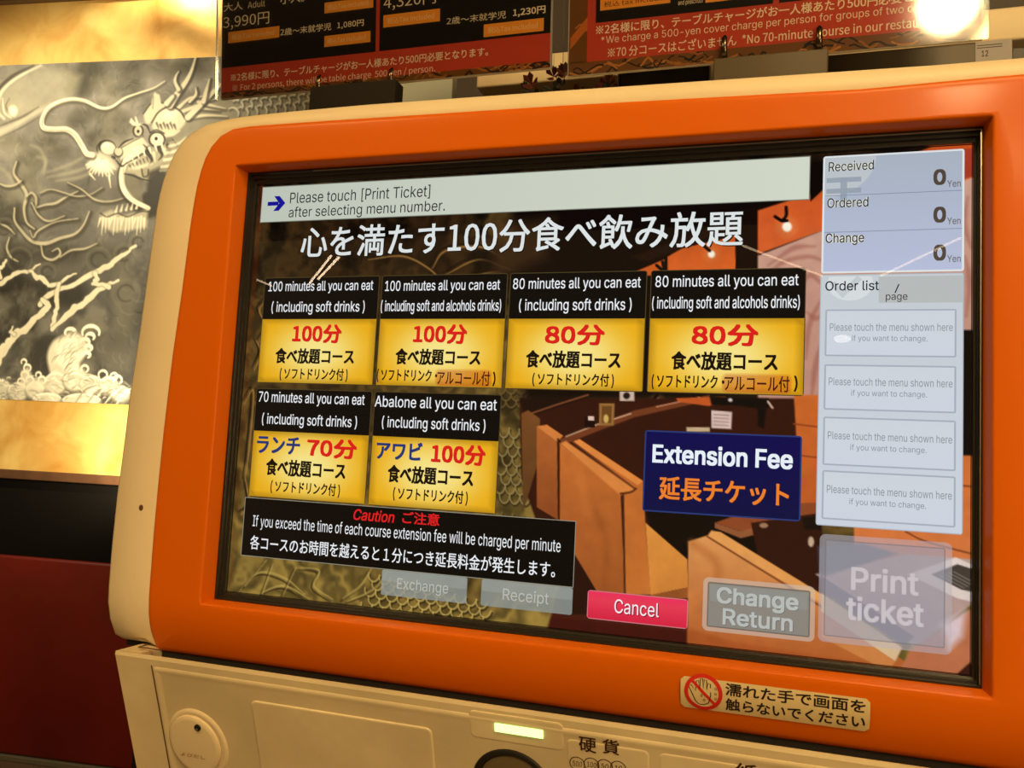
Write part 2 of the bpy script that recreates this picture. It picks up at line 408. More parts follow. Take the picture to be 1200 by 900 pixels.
# orange front panel
rings = [ringy(sB, lambda z: face_y(z)+.014), ringy(sB, lambda z: face_y(z)+.0022), ringy(inset(sB, .0006), lambda z: face_y(z)+.0008), ringy(inset(sB, .002), lambda z: face_y(z)+.0001), ringy(inset(sB, .004), face_y)]
mid = inset(sB, .004)
for t in (.15, .3, .45, .6, .75, .88): rings.append(ringy([(a[0]*(1-t)+b[0]*t, a[1]*(1-t)+b[1]*t) for a, b in zip(mid, h0)], face_y))
ho = [(x+(-.0012 if x < .1 else .0012 if x > .4 else 0)*0, z) for x, z in h0]
rings += [ringy(inset(h0, -.0016), face_y), ringy(inset(h0, -.0005), lambda z: face_y(z)+.0004), ringy(h0, lambda z: face_y(z)+.0016), [(x, -.0075, z) for x, z in h1]]
V, F = loft(rings); mesh('front_panel', V, F, ORANGE, machine, smooth=50, label='glossy orange plastic front panel around the screen')
# beige housing behind it
def fyA(z): return face_y(z, -.0185)
hA = [(a[0], a[1]) for a in inset(sB, .006)]
rings = [ringy(hA, lambda z: fyA(z)+.004), ringy(inset(sB, .001), fyA), ringy([((a[0]*.5+b[0]*.5), (a[1]*.5+b[1]*.5)) for a, b in zip(sA, sB)], lambda z: fyA(z)+.0006),
         ringy(inset(sA, .004), lambda z: fyA(z)+.0018), ringy(inset(sA, .0015), lambda z: fyA(z)+.0035), ringy(inset(sA, .0003), lambda z: fyA(z)+.006), ringy(sA, lambda z: fyA(z)+.010), [(x, .06, z) for x, z in sA], [(x, .26, z) for x, z in sA], [(x, .27, z) for x, z in inset(sA, .008)]]
V, F = loft(rings, cap1=True); hous = mesh('housing', V, F, BEIGE, machine, smooth=50, label='beige plastic housing around the orange front')
# screw hole in the left side of the housing
hx, hz = at(166, 595, -.0175)
V, F = loft([[(hx+math.cos(t)*r, y, hz+math.sin(t)*r*1.15) for t in np.linspace(0, 2*math.pi, 16, endpoint=False)] for r, y in ((.0021, -.0173), (.0019, -.0182), (.0008, -.0183))], cap1=True)
mesh('screw_hole', V, F, mat('brown_screw', (.10, .045, .02), .5), hous)
# black stepped bezel
def rr(x0, x1, z0, z1, y): return [(x, y, z) for x, z in rrect(x0, z0, x1, z1, .0006, 2)]
steps = [(-.0052, .4788, -.0056, .3040, .002), (-.0052, .4788, -.0056, .3040, -.0074), (-.0042, .4778, -.0048, .3030, -.0080), (-.0030, .4772, -.0040, .3020, -.0080), (-.0028, .4768, -.0038, .3012, -.0052), (-.0018, .4762, -.0024, .2996, -.0050), (-.0016, .4758, -.0020, .2990, -.0030), (-.0004, .4746, -.0008, .2966, -.0026), (0, .4741, -.0002, .2962, .0)]
V, F = loft([rr(*s_) for s_ in steps]); mesh('screen_bezel', V, F, RUBBER, machine, label='black stepped bezel around the screen')
# metal highlight strip on the bezel (thin aluminium edge)
V, F = join(box(.4770, .4776, -.00812, -.0078, -.003, .3016), box(.05, .4776, -.00812, -.0078, .3016, .3022)); mesh('bezel_trim', V, F, STEEL, machine)

# ------------------------------------------------------------------ the touch screen
V, F = box(-.001, .475, .0004, .018, -.001, .297); screen = mesh('touch_screen', V, F, BLACKP, machine, label='lit touch screen with ticket menu over a restaurant picture')
def pl(u, v, k): return (u/1280*LW, -.0001-.00007*k, LH-v/800*LH)
cv = Canvas(460, 736, lambda x, y: tuple(np.array(ui(x, y))*736/1280))
h, w = cv.h, cv.w
n1 = fbm(h, w, 7, 1); n2 = fbm(h, w, 24, 5); n3 = fbm(h, w, 60, 9, 3)
X, Y = np.meshgrid(np.linspace(0, 1, w), np.linspace(0, 1, h))
def mixc(a, b, t): t = np.clip(t, 0, 1)[..., None]; return np.array(a)*(1-t)+np.array(b)*t
gold = mixc((48, 30, 14), (150, 122, 56), Y*1.05-.15+(n1-.5)*1.3)
warp = np.sin((X*9+n1*9+Y*5)*6.0)*.5+.5
cv.I = gold*(0.68+.45*warp[..., None]*(.5+n2[..., None]*.7))
cv.I *= (1-.75*np.clip((n2-.52)*6, 0, 1)*np.clip(1-Y*.8, 0, 1))[..., None]
cv.I = mixc((0, 0, 0), (1, 1, 1), np.ones((h, w)))*cv.I
G = cv.stroke
# swirling hair of the golden beast, top left
for q in [[(430, 300), (470, 296), (500, 310), (520, 330)], [(505, 310), (520, 290), (560, 285), (590, 300)], [(520, 318), (560, 300), (600, 312), (640, 300)], [(545, 322), (580, 315), (600, 325)],
          [(300, 400), (310, 380), (302, 360), (312, 345)], [(296, 430), (304, 410), (298, 395)], [(284, 470), (295, 455), (290, 520), (285, 560)], [(280, 600), (290, 590), (286, 560)]]:
    G(q, [1, 3, 1], (28, 16, 8), .9, 1.5); G([(a+3, b+3) for a, b in q], [1, 2.4, 1], (172, 125, 62), .8, 1.5)
for cx_, cy_, r_ in [(419, 303, 6), (404, 322, 5)]: G([(cx_+r_*math.cos(t), cy_+r_*math.sin(t)) for t in np.linspace(0, 6.2, 12)], 1.6, (30, 18, 8))
# scales on the gold
def scales(x0, y0, cols, rows, sx, sy, ang, c1=(196, 168, 88), c0=(44, 34, 14), a=.85):
    ca, sa = math.cos(math.radians(ang)), math.sin(math.radians(ang))
    for j in range(rows):
        for i in range(cols):
            u, v = (i+.5*(j % 2))*sx, j*sy; px_, py_ = x0+u*ca-v*sa, y0+u*sa+v*ca
            arc = [(px_+sx*.52*math.cos(t)*ca-sy*1.1*math.sin(t)*sa, py_+sx*.52*math.cos(t)*sa+sy*1.1*math.sin(t)*ca) for t in np.linspace(.1, 3.04, 7)]
            G([(p+1, q+2) for p, q in arc], 2.2, c0, a); G(arc, 1.6, c1, a)
scales(440, 672, 11, 6, 13, 9, 14); scales(592, 500, 5, 8, 12, 11, 4, (150, 130, 78)); scales(596, 600, 4, 5, 13, 9, 10, (120, 98, 50))
for q in [[(400, 705), (420, 690), (434, 668)], [(405, 708), (425, 700), (440, 690), (452, 672)], [(275, 700), (300, 675), (330, 680), (355, 700)], [(300, 700), (330, 690), (360, 705)], [(350, 668), (372, 672), (366, 690), (388, 706)], [(285, 690), (310, 660)], [(305, 700), (318, 664)], [(330, 700), (345, 668)]]:
    G(q, [1, 2.2, 1], (52, 40, 18), .9, 1.5); G([(a+3, b-3) for a, b in q], [1, 2.5, 1], (190, 162, 84), .75, 1.5)
scales(304, 470, 3, 3, 8, 7, 0, (120, 95, 50)); scales(588, 452, 3, 3, 12, 8, 0, (110, 85, 45))
F_ = cv.fill
BW = (62, 24, 12)
# restaurant: dark middle, ceiling and pillars
F_([(600, 235), (1145, 160), (1145, 470), (615, 470)], (16, 8, 6), 1, 14)
F_([(560, 300), (640, 262), (660, 330), (600, 345)], (20, 11, 7), .8, 14)
F_([(575, 262), (650, 255), (640, 300), (580, 330)], (88, 58, 28), .5, 16)
F_([(735, 322), (779, 303), (780, 322)], (206, 92, 34)); F_([(783, 322), (783, 300), (800, 290), (862, 276), (862, 322)], (196, 84, 30), 1, 1, grad=(216, 100, 40))
F_([(740, 300), (870, 252), (870, 262), (760, 306)], (38, 18, 10), .8, 3)
F_([(862, 245), (888, 243), (888, 322), (862, 322)], (20, 9, 6)); F_([(752, 330), (753, 300), (784, 292), (784, 330)], (18, 8, 6), .0)
F_([(888, 246), (950, 226), (962, 222), (1145, 150), (1145, 215), (962, 270), (888, 297)], (196, 78, 28), 1, 1.5, grad=(214, 96, 44))
F_([(888, 299), (962, 270), (1145, 205), (1145, 392), (962, 470), (888, 470)], (206, 160, 138), 1, 1.5, grad=(190, 138, 120))
for q in [[(895, 330), (915, 308), (945, 300), (965, 305)], [(930, 345), (948, 322), (965, 335)], [(944, 420), (948, 380), (962, 350)], [(950, 470), (955, 430), (962, 400)], [(945, 365), (955, 372), (966, 366)], [(900, 310), (930, 290), (955, 288)], [(1129, 300), (1134, 330), (1130, 370)], [(1132, 230), (1128, 260), (1136, 290)]]:
    G(q, [1.5, 5, 1.5], (150, 84, 70), .5, 3)
F_([(1125, 386), (1145, 386), (1145, 534), (1125, 532)], (9, 6, 6))
F_([(1125, 175), (1145, 172), (1145, 204), (1125, 210)], (168, 60, 40))
F_([(948, 190), (966, 188), (964, 222), (949, 236)], (14, 8, 6))
# spot lamps
for x, y, r in [(922, 265, 5.5), (834, 297, 4), (771, 470, 3.5)]:
    cv.ell(x, y, r*2.2, r*2.2, (235, 150, 90), .35, 7); cv.ell(x, y, r, r*1.05, (255, 246, 225), 1, 2)
for q in [[(921, 242), (921, 252), (916, 258)], [(908, 253), (916, 258), (922, 258)], [(826, 288), (832, 293)], [(771, 462), (766, 468)], [(777, 306), (779, 316)], [(770, 310), (777, 316)]]: G(q, 3, (14, 8, 6))
# brown partition walls
F_([(610, 466), (962, 466), (962, 720), (806, 740), (757, 640), (640, 640), (612, 560)], (52, 20, 11), 1, 2)
F_([(610, 466), (700, 462), (617, 488)], (24, 12, 8), .8, 3)
G([(617, 486), (655, 473), (690, 462)], 1.6, (150, 86, 50), .8, smooth=False)
F_([(657, 514), (700, 497), (745, 480), (832, 462), (832, 468), (745, 488), (700, 505), (660, 521)], (112, 56, 30))
G([(664, 511), (700, 497), (740, 484)], 1.2, (230, 190, 150), .8, smooth=False); G([(770, 476), (820, 465)], 1.2, (226, 160, 120), .7, smooth=False)
F_([(703, 472), (721, 472), (720, 498), (703, 498)], (150, 104, 52)); F_([(706, 475), (718, 475), (717, 495), (706, 495)], (104, 66, 28)); cv.ell(711, 490, 3, 5, (210, 170, 90))
F_([(686, 488), (698, 486), (698, 500), (686, 501)], (24, 8, 8)); F_([(690, 487), (697, 487), (697, 492), (690, 492)], (220, 190, 170))
F_([(727, 456), (744, 456), (744, 469), (727, 469)], (206, 180, 160)); cv.ell(735, 463, 4, 4, (30, 20, 20))
F_([(834, 480), (858, 482), (857, 502), (834, 501)], (214, 186, 176)); [G([(837, y), (854, y+1)], 1, (150, 110, 105), .8) for y in (485, 489, 493, 497)]
F_([(805, 500), (832, 500), (832, 505), (805, 505)], (196, 170, 130))
F_([(793, 466), (850, 464), (858, 470), (830, 475), (795, 470)], (190, 84, 34)); 
F_([(832, 464), (900, 466), (905, 474), (898, 478), (895, 502), (888, 498), (888, 478), (860, 474), (834, 474)], (12, 8, 8), 1, 2); G([(900, 470), (905, 477)], 2, (200, 160, 140)); cv.ell(856, 468, 2.5, 2, (220, 200, 190))
# orange wall seats, right
F_([(930, 462), (962, 462), (962, 612), (938, 600)], (206, 104, 42), 1, 1.5, grad=(186, 88, 36)); [G([(930, y), (962, y+4)], 1.4, (140, 62, 26)) for y in (496, 532)]
F_([(1125, 533), (1145, 533), (1145, 700), (1060, 690), (1000, 640), (1000, 616), (1125, 624)], (206, 108, 50), 1, 1.5, grad=(214, 122, 66)); G([(1125, 568), (1145, 570)], 1.4, (120, 60, 30)); G([(1060, 622), (1085, 634), (1145, 650)], 1.6, (130, 66, 34))
# table and void
F_([(757, 596), (938, 608), (962, 620), (962, 720), (870, 690), (808, 690), (770, 650)], (16, 9, 7), 1, 2)
F_([(838, 612), (900, 590), (962, 588), (962, 606), (868, 622)], (140, 70, 36)); F_([(838, 612), (868, 622), (900, 614), (900, 622), (868, 630), (838, 618)], (176, 104, 60), .8)
F_([(880, 612), (962, 600), (962, 716), (930, 690), (890, 660)], (50, 20, 12)); cv.ell(950, 634, 3.5, 6, (200, 170, 140)); cv.ell(895, 615, 5, 3, (160, 120, 90)); F_([(940, 606), (962, 604), (962, 620), (942, 620)], (24, 14, 10))
# floor between the booths
F_([(655, 600), (700, 697), (740, 700), (812, 690), (812, 790), (640, 745), (655, 690)], (92, 34, 18), 1, 3, grad=(60, 20, 14))
F_([(676, 651), (703, 697), (690, 720), (660, 720), (665, 640)], (40, 16, 10))
# booths
def booth(face, c, g_): F_(face, c, 1, 1.2, grad=g_)
booth([(612, 484), (620, 480), (634, 490), (632, 540), (614, 600)], (120, 72, 34), (90, 58, 28))
booth([(630, 499), (654, 514), (655, 609), (630, 594)], (178, 98, 44), (140, 72, 32)); F_([(630, 499), (642, 497), (661, 510), (654, 517)], (212, 126, 60)); G([(655, 514), (656, 610)], 2, (50, 24, 12))
booth([(657, 519), (728, 578), (733, 697), (703, 697), (676, 652), (657, 620)], (196, 108, 46), (158, 84, 36))
F_([(657, 519), (664, 516), (745, 573), (742, 577), (728, 580)], (216, 130, 62), 1, 2)
F_([(672, 517), (680, 514), (754, 563), (757, 614), (763, 696), (733, 697), (731, 580), (745, 573)], (190, 104, 44), 1, 1.2, grad=(196, 110, 46)); F_([(672, 517), (680, 514), (754, 563), (748, 568)], (224, 134, 62)); G([(672, 517), (745, 572)], 1.6, (110, 54, 24))
G([(731, 580), (733, 697)], 1.8, (70, 30, 14)); G([(728, 578), (740, 576), (746, 572)], 2, (84, 38, 16)); G([(700, 600), (712, 640), (708, 690)], 7, (140, 72, 30), .35, 6); G([(680, 560), (690, 600)], 9, (214, 126, 60), .3, 7)
F_([(757, 612), (806, 655), (807, 688), (763, 697)], (226, 146, 62), 1, 1.2, grad=(206, 128, 54)); F_([(763, 697), (807, 688), (808, 700), (764, 706)], (150, 82, 36))
booth([(807, 634), (829, 627), (965, 705), (1060, 775), (1050, 786), (806, 758)], (222, 150, 84), (176, 92, 42))
F_([(829, 628), (834, 621), (845, 623), (965, 697), (965, 708)], (226, 154, 82)); G([(829, 628), (900, 672), (965, 712)], 1.8, (130, 72, 34)); G([(812, 636), (840, 660), (836, 700), (822, 750)], 8, (176, 100, 48), .5, 6)
F_([(806, 735), (860, 752), (1050, 782), (1050, 792), (806, 760)], (168, 82, 36), .8, 4)
# table with the menu, lower right
F_([(955, 672), (1060, 648), (1145, 655), (1145, 700), (1080, 752), (1068, 756)], (190, 158, 148), 1, 1.5, grad=(170, 140, 130))
F_([(958, 640), (1010, 636), (1050, 648), (960, 676)], (70, 74, 92), .9, 3)
F_([(962, 674), (1070, 745), (1058, 756), (962, 690)], (84, 66, 84)); F_([(962, 694), (1056, 758), (1048, 774), (962, 716)], (214, 182, 140)); F_([(962, 716), (1048, 774), (1040, 786), (962, 746)], (200, 126, 66))
F_([(1062, 672), (1118, 652), (1145, 664), (1145, 706), (1120, 700)], (226, 208, 198)); F_([(1090, 672), (1120, 660), (1145, 668), (1145, 694), (1125, 690)], (70, 60, 52)); [G([(1098+6*k, 672-k), (1128+4*k, 688-2*k)], 1, (150, 140, 128), .6) for k in range(4)]
F_([(1066, 760), (1145, 706), (1145, 800), (1050, 790)], (186, 110, 72), 1, 2); F_([(1100, 730), (1130, 715), (1126, 745), (1110, 760)], (226, 206, 214), .9, 7); F_([(1120, 788), (1145, 766), (1145, 800)], (60, 26, 18))
tone = (.94+.12*n3)[..., None]; cv.I = np.clip(cv.I*tone, 0, 255)
def scr_place(i, j): return np.stack([i/(w-1)*LW, np.full(i.shape, -.0001), LH-j/(h-1)*LH], -1)
cv.mesh('background_picture', M_SCREEN, scr_place, screen, label='picture of golden scales and orange restaurant booths on the screen')

HGT = {1: (24, 0), 2: (27, 0)}
def put(A, t, xl, xr, yc, hh, col, layer=3, **k):
    a = ui(xl, yc)[0]; b = ui(xr, yc)[0]; v = ui((xl+xr)/2, yc)[1]; A.text(t, a, b, v, hh, col, layer=layer, **k)
W_ = (238, 240, 244); K_ = (20, 12, 8)
def ygrad(u, v):
    d = math.hypot((u-.5)*1.5, (v-.5)*1.25); t = min(1, max(0, 1.15-d*1.35)); a = (238, 176, 26); b = (252, 232, 140)
    t = t*t*(3-2*t); e = .8 if min(u, 1-u, v, 1-v) < .001 else 1
    return tuple((a[i]*(1-t)+b[i]*t)*e for i in range(3))
def tile(col, row, name_label):
    x0 = (32, 288, 541.5, 793)[col]; x1 = (281, 535, 785, 1041)[col]; y0 = (189, 408)[row]; y1 = (395, 616)[row]; ym = y0+82
    A = Art(pl); A.rect(x0-1, y0-1, x1+1, y1+1.5, (74, 62, 34), layer=1, r=5); A.rect(x0+.5, y0+.5, x1-.5, ym, (6, 6, 8), layer=2, r=3); A.rect(x0+.5, ym, x1-.5, y1, None, layer=2, grad=ygrad); return A, x0, x1
T_ = [
 (0, 0, 'black and yellow button, 100 minutes including soft drinks', [('100 minutes all you can eat', 316, 439, 335.5, 25, W_, .006), ('( including soft drinks )', 319.5, 429, 360, 27, W_, .006), ('100分', 344, 402, 390.5, 37, 'r', .035), ('食べ放題コース', 324, 416.7, 417, 31, K_, .03), ('( ソフトドリンク付 )', 329, 409, 439, 26, K_, .018)]),
 (1, 0, 'black and yellow button, 100 minutes including alcohol', [('100 minutes all you can eat', 453, 587.7, 335, 25, W_, .006), ('( including soft and alcohols drinks)', 448, 589, 359, 27, W_, .006), ('100分', 486, 549.3, 391, 37, 'r', .035), ('食べ放題コース', 465, 565, 418, 31, K_, .03), ('( ソフトドリンク・', 443, 514, 440.5, 26, K_, .018), ('アルコール付', 514, 576, 443, 26, 'g', .012), (')', 579, 582.5, 444, 26, K_, .018)]),
 (2, 0, 'black and yellow button, 80 minutes including soft drinks', [('80 minutes all you can eat', 603, 752.4, 332.5, 25, W_, .006), ('( including soft drinks )', 610, 741.7, 358, 27, W_, .006), ('80分', 640.4, 710.5, 392, 37, 'r', .035), ('食べ放題コース', 618, 729, 421, 32, K_, .03), ('( ソフトドリンク付 )', 625.5, 721, 445.5, 25, K_, .018)]),
 (3, 0, 'black and yellow button, 80 minutes including alcohol', [('80 minutes all you can eat', 769.5, 936.6, 330, 25, W_, .006), ('( including soft and alcohols drinks)', 765.6, 938, 355.5, 27, W_, .006), ('80分', 811.8, 890, 392.5, 37, 'r', .035), ('食べ放題コース', 788, 912.4, 423, 32, K_, .03), ('( ソフトドリンク・', 765, 850, 448, 26, K_, .018), ('アルコール付', 850, 926, 449.5, 26, 'g', .012), (')', 931, 935.5, 449.5, 26, K_, .018)]),
 (0, 1, 'black and yellow button, 70 minute lunch course', [('70 minutes all you can eat', 304.3, 429, 468, 26, W_, .006), ('( including soft drinks )', 308, 420, 494, 27, W_, .006), ('ランチ', 302, 353, 522, 34, 'b', .03), ('70分', 361, 420, 526, 37, 'r', .035), ('食べ放題コース', 312.7, 406.7, 550, 33, K_, .03), ('( ソフトドリンク付 )', 318, 400, 573.5, 26, K_, .018)]),
 (1, 1, 'black and yellow button, 100 minute abalone course', [('Abalone all you can eat', 440.7, 584, 474, 26, W_, .006), ('( including soft drinks )', 449, 570.7, 498, 27, W_, .006), ('アワビ', 442.7, 496.7, 528.5, 34, 'b', .03), ('100分', 507, 571, 533, 37, 'r', .035), ('食べ放題コース', 455.7, 556.7, 558, 33, K_, .03), ('( ソフトドリンク付 )', 462, 550, 582, 26, K_, .018)])]
for c_, r_, lab, lines in T_:
    A, x0, x1 = tile(c_, r_, lab)
    for t, xl, xr, yc, hh, cl, bo in lines:
        if cl == 'r': put(A, t, xl, xr, yc, hh, (222, 30, 26), 5, bold=bo, shadow=(120, 40, 12))
        elif cl == 'b': put(A, t, xl, xr, yc, hh, (34, 52, 118), 5, bold=bo, shadow=(150, 130, 60), sh=(1.2, 1.2))
        elif cl == 'g':
            for k, (a0, dd) in enumerate(((.16, 9), (.24, 6), (.28, 2))):
                a = ui(xl, yc)[0]; b = ui(xr, yc)[0]; v = ui((xl+xr)/2, yc)[1]; A.rect(a-dd*.6, v-hh/2-dd*.55+1, b+dd*.5, min(v+hh/2+dd*.5, 394), (196, 66, 18), a0, 3+k*.5, r=8)
            put(A, t, xl, xr, yc, hh, (66, 22, 10), 5, bold=bo)
        else: put(A, t, xl, xr, yc, hh, cl, 5, bold=bo)
    A.build('menu_button', M_SCREEN, screen, label=lab)
# header bar
A = Art(pl); A.rect(10, 4, 1044, 75.5, None, layer=2, grad=lambda u, v: (196+18*u, 204+16*u, 190+14*u)); A.frame(9, 3, 1045, 76.5, 1.5, (120, 124, 112), layer=3)
put(A, 'Please touch [Print Ticket]', 341.7, 505.7, 227.3, 27, (22, 22, 26), 4, bold=.002); put(A, 'after selecting menu number.', 340, 523, 245, 27, (22, 22, 26), 4, bold=.002)
ax, ay = ui(315, 237.5); bx_ = ui(335.7, 237.5)[0]; L = bx_-ax
A.poly([(ax, ay-4), (ax+L*.62, ay-4), (ax+L*.62, ay+4), (ax, ay+4)], (24, 22, 150), layer=4)
A.poly([(ax+L*.35, ay-15), (ax+L*.65, ay-15), (bx_, ay), (ax+L*.65, ay+15), (ax+L*.35, ay+15), (ax+L*.70, ay)][:3]+[(ax+L*.66, ay)], (24, 22, 150), layer=4.3)
A.poly([(bx_, ay), (ax+L*.65, ay+15), (ax+L*.35, ay+15), (ax+L*.66, ay)], (24, 22, 150), layer=4.3)
A.build('header_bar', M_SCREEN, screen, label='pale grey instruction bar with a blue arrow')
# headline
A = Art(pl)
A.text('心を満たす100分食べ飲み放題', 107, 942, 119, 62, (226, 232, 232), layer=4, bold=.012, shadow=(24, 16, 12), sh=(2.5, 2.5)); A.build('headline_text', M_SCREEN, screen, label='large white Japanese headline')
# caution panel
A = Art(pl); A.rect(25.5, 620, 680, 729.5, (4, 4, 6), layer=2); A.frame(24.5, 619, 681, 730.5, 1.2, (150, 146, 130), layer=3)
put(A, 'Caution', 415.7, 464, 605.2, 21, (226, 30, 34), 4, bold=.02, shear=.2); put(A, 'ご注意', 473, 516.7, 608.5, 22, (226, 30, 34), 4, bold=.02)
put(A, 'If you exceed the time of each course extension fee will be charged per minute', 296, 659.3, 627.5, 28, W_, 4, bold=.004)
put(A, '各コースのお時間を越えると１分につき延長料金が発生します。', 293, 653, 652.5, 27, W_, 4, bold=.008)
A.build('caution_notice', M_SCREEN, screen, label='black caution notice with red heading')
# extension fee
A = Art(pl); A.rect(792, 460, 1041, 594.5, (40, 58, 116), layer=2, r=5); A.rect(794.5, 462.5, 1038.5, 592, None, layer=3, grad=lambda u, v: (6+4*u, 8+6*v, 78-14*v))
put(A, 'Extension Fee', 766, 930, 535, 32, (236, 244, 252), 5, bold=.035, shadow=(40, 60, 130)); put(A, '延長チケット', 773.7, 925.5, 576, 39, (240, 130, 44), 5, bold=.02, shadow=(90, 34, 20))
A.build('extension_fee_button', M_SCREEN, screen, label='dark blue Extension Fee button')
# cancel
A = Art(pl); A.rect(706, 731.5, 872, 778.5, (206, 120, 130), layer=2, r=5); A.rect(707.5, 733, 870.5, 777, None, layer=3, grad=lambda u, v: (238-22*v, 60-36*abs(v-.3), 92-26*v))
put(A, 'Cancel', 721.5, 773.7, 713.5, 23, (250, 246, 248), 5, bold=.004, shadow=(150, 20, 50)); A.build('cancel_button', M_SCREEN, screen, label='crimson Cancel button')
for nm, x0, x1, t, xl, xr, yc in (('exchange_button', 325, 490.5, 'Exchange', 466.7, 527, 689.5), ('receipt_button', 517, 680.5, 'Receipt', 590.7, 644.7, 701.5)):
    A = Art(pl); A.rect(x0, 730.5, x1, 776, (148, 156, 150), .72, 2, r=4); A.rect(x0+1, 731.5, x1-1, 751, (176, 184, 178), .25, 3, r=4)
    put(A, t, xl, xr, yc, 25 if t == 'Receipt' else 24, (196, 198, 192), 5, a=.8); A.build(nm, M_SCREEN, screen, label='greyed out see-through %s button' % t)
# change return, print ticket
A = Art(pl); A.rect(895, 693, 1065, 777.5, (206, 190, 172), .55, 2, r=9); A.rect(903, 701, 1057, 770, (128, 130, 124), .86, 3, r=3); A.frame(902, 700, 1058, 771, 2, (96, 92, 84), .8, 4, r=3); A.rect(906, 704, 1054, 730, (150, 156, 150), .4, 4, r=2)
put(A, 'Change', 841, 936.6, 704.5, 33, (186, 190, 186), 6, bold=.03, shadow=(100, 98, 92)); put(A, 'Return', 848, 930, 727, 26, (186, 190, 186), 6, bold=.03, shadow=(100, 98, 92))
A.build('change_return_button', M_SCREEN, screen, label='grey see-through Change Return button')
A = Art(pl); A.rect(1070, 611, 1256, 775, (184, 178, 184), .45, 2, r=9); A.rect(1079, 620, 1246, 765, (150, 150, 162), .5, 3, r=3); A.frame(1078, 619, 1247, 766, 2, (120, 116, 120), .6, 4, r=3)
put(A, 'Print', 997.7, 1076.8, 681, 37, (206, 198, 202), 6, bold=.035, shadow=(150, 140, 148), a=.62); put(A, 'ticket', 991.8, 1082.8, 716.5, 38, (206, 198, 202), 6, bold=.035, shadow=(150, 140, 148), a=.62)
A.build('print_ticket_button', M_SCREEN, screen, label='large pale see-through Print ticket button')
# amount panel
A = Art(pl); A.rect(1064.5, 5.5, 1270, 198.5, (226, 230, 232), layer=2, r=4); A.rect(1067.5, 8.5, 1267, 195.5, None, layer=3, grad=lambda u, v: (172+14*v, 182+12*v, 196+26*v))
A.poly([p for p in [(1068+a*math.cos(t), 9+a*.86*math.sin(t)) for a, t in [(76, q) for q in np.linspace(0, math.pi/2, 12)]]]+[(1068, 9)], (196, 202, 206), .8, 4)
for q in ((1070, 42, 1122, 50), (1070, 60, 1122, 68), (1091, 42, 1101, 84)): A.rect(*q, (146, 158, 172), .8, 5)
for y in (71, 131): A.rect(1068, y, 1267, y+1.3, (134, 146, 170), .9, 5)
for t, xl, xr, yc, hh in (('Received', 971.7, 1024, 194, 16), ('Ordered', 970, 1017.7, 237, 16), ('Change', 968, 1012.7, 280, 20)): put(A, t, xl, xr, yc, hh, (40, 40, 40), 7, bold=.008); put(A, t, xl, xr, yc, hh, (230, 230, 218), 6, bold=.05)
for yc in (207.5, 251.5, 296): put(A, '0', 1093.3, 1108, yc, 26, (84, 72, 62), 7, bold=.05)
for yc in (215, 258.7, 303): put(A, 'Yen', 1109.3, 1125, yc, 11, (110, 104, 100), 7, bold=.01)
A.build('amount_panel', M_SCREEN, screen, label='pale blue panel of received, ordered and change amounts')
# order list
A = Art(pl); A.rect(1063.5, 200.5, 1270, 598, (176, 182, 190), layer=2, r=4); A.rect(1065, 202, 1268.5, 596.5, None, layer=3, grad=lambda u, v: (200+6*v, 208+6*v, 214+12*v))
A.poly([(1108+34*math.cos(t), 215+28*math.sin(t)) for t in np.linspace(-.4, math.pi+.4, 18)], (222, 228, 230), .8, 4)
A.line([(1082, 214), (1096, 234), (1122, 206)], 10, (196, 204, 210), .9, 5)
A.rect(1150, 205, 1268, 247, (186, 190, 190), 1, 5); 
put(A, 'Order list', 967.7, 1030, 334.5, 16, (24, 26, 30), 7, bold=.01); put(A, '/', 1048, 1054, 338, 14, (40, 44, 70), 7); put(A, 'page', 1038, 1063.3, 349.3, 12, (60, 62, 64), 7, bold=.005)
cells = ((257, 332), (345, 417), (428, 504), (512, 588))
for k, (y0, y1) in enumerate(cells):
    A.rect(1072, y0, 1260, y1, (168, 178, 190), layer=4, r=3); A.rect(1074.5, y0+2.5, 1257.5, y1-2.5, None, layer=5, grad=lambda u, v: (208, 216, 224+4*v))
    ym = (y0+y1)/2; A.text('Please touch the menu shown here', 1079, 1255, ym-9, 12, (136, 144, 152), layer=7, bold=.003); A.text('if you want to change.', 1112, 1220, ym+9.5, 12, (136, 144, 152), layer=7, bold=.003)
A.build('order_list_panel', M_SCREEN, screen, label='pale order list panel with four empty slots')
V, F = box(-.0002, .4742, -.0020, -.0014, -.0002, .2962); mesh('screen_glass', V, F, M_GLASS, screen)

# ------------------------------------------------------------------ warning sticker
YF = -.0203
sx0, sz1 = at(798, 786, YF); sx1, sz0 = at(1019.5, 863, YF); zt = (sz1+at(1020, 825, YF)[1])/2; zb = (at(797, 829, YF)[1]+sz0)/2
def ps(u, v, k): z = v; return (u, face_y(z)-.0002-.00008*k, z)
A = Art(ps)
def curved(A_, x0, z0, x1, z1, col, layer, r):
    A_.rect(x0, z0, x1, z1, col, layer=layer, r=r)
TANC = (216, 196, 150)
def psx(u, v, k): return (u, YF-.0002-.00008*k+max(0, face_y(zb)+.020)*((zt-v)/(zt-zb))**2, v)
A = Art(psx); N_ = 10
for k in range(N_):
    z0_, z1_ = zb+(zt-zb)*k/N_, zb+(zt-zb)*(k+1)/N_; r = .0022
    def xi(z):
        e = min(z-zb, zt-z); return 0 if e >= r else r-math.sqrt(max(0, r*r-(r-e)**2))
    A.poly([(sx0+xi(z0_), z0_), (sx1-xi(z0_), z0_), (sx1-xi(z1_), z1_), (sx0+xi(z1_), z1_)], TANC, layer=1)
ccx, ccz = at(824, 812, YF); rr_ = .0107
A.poly(ellipse(ccx, ccz, rr_-.0015, rr_-.0015), (226, 206, 170), layer=2)
s_ = rr_/22
def hp(x, y): return (ccx+(x-824)*s_, ccz-(y-812)*s_)
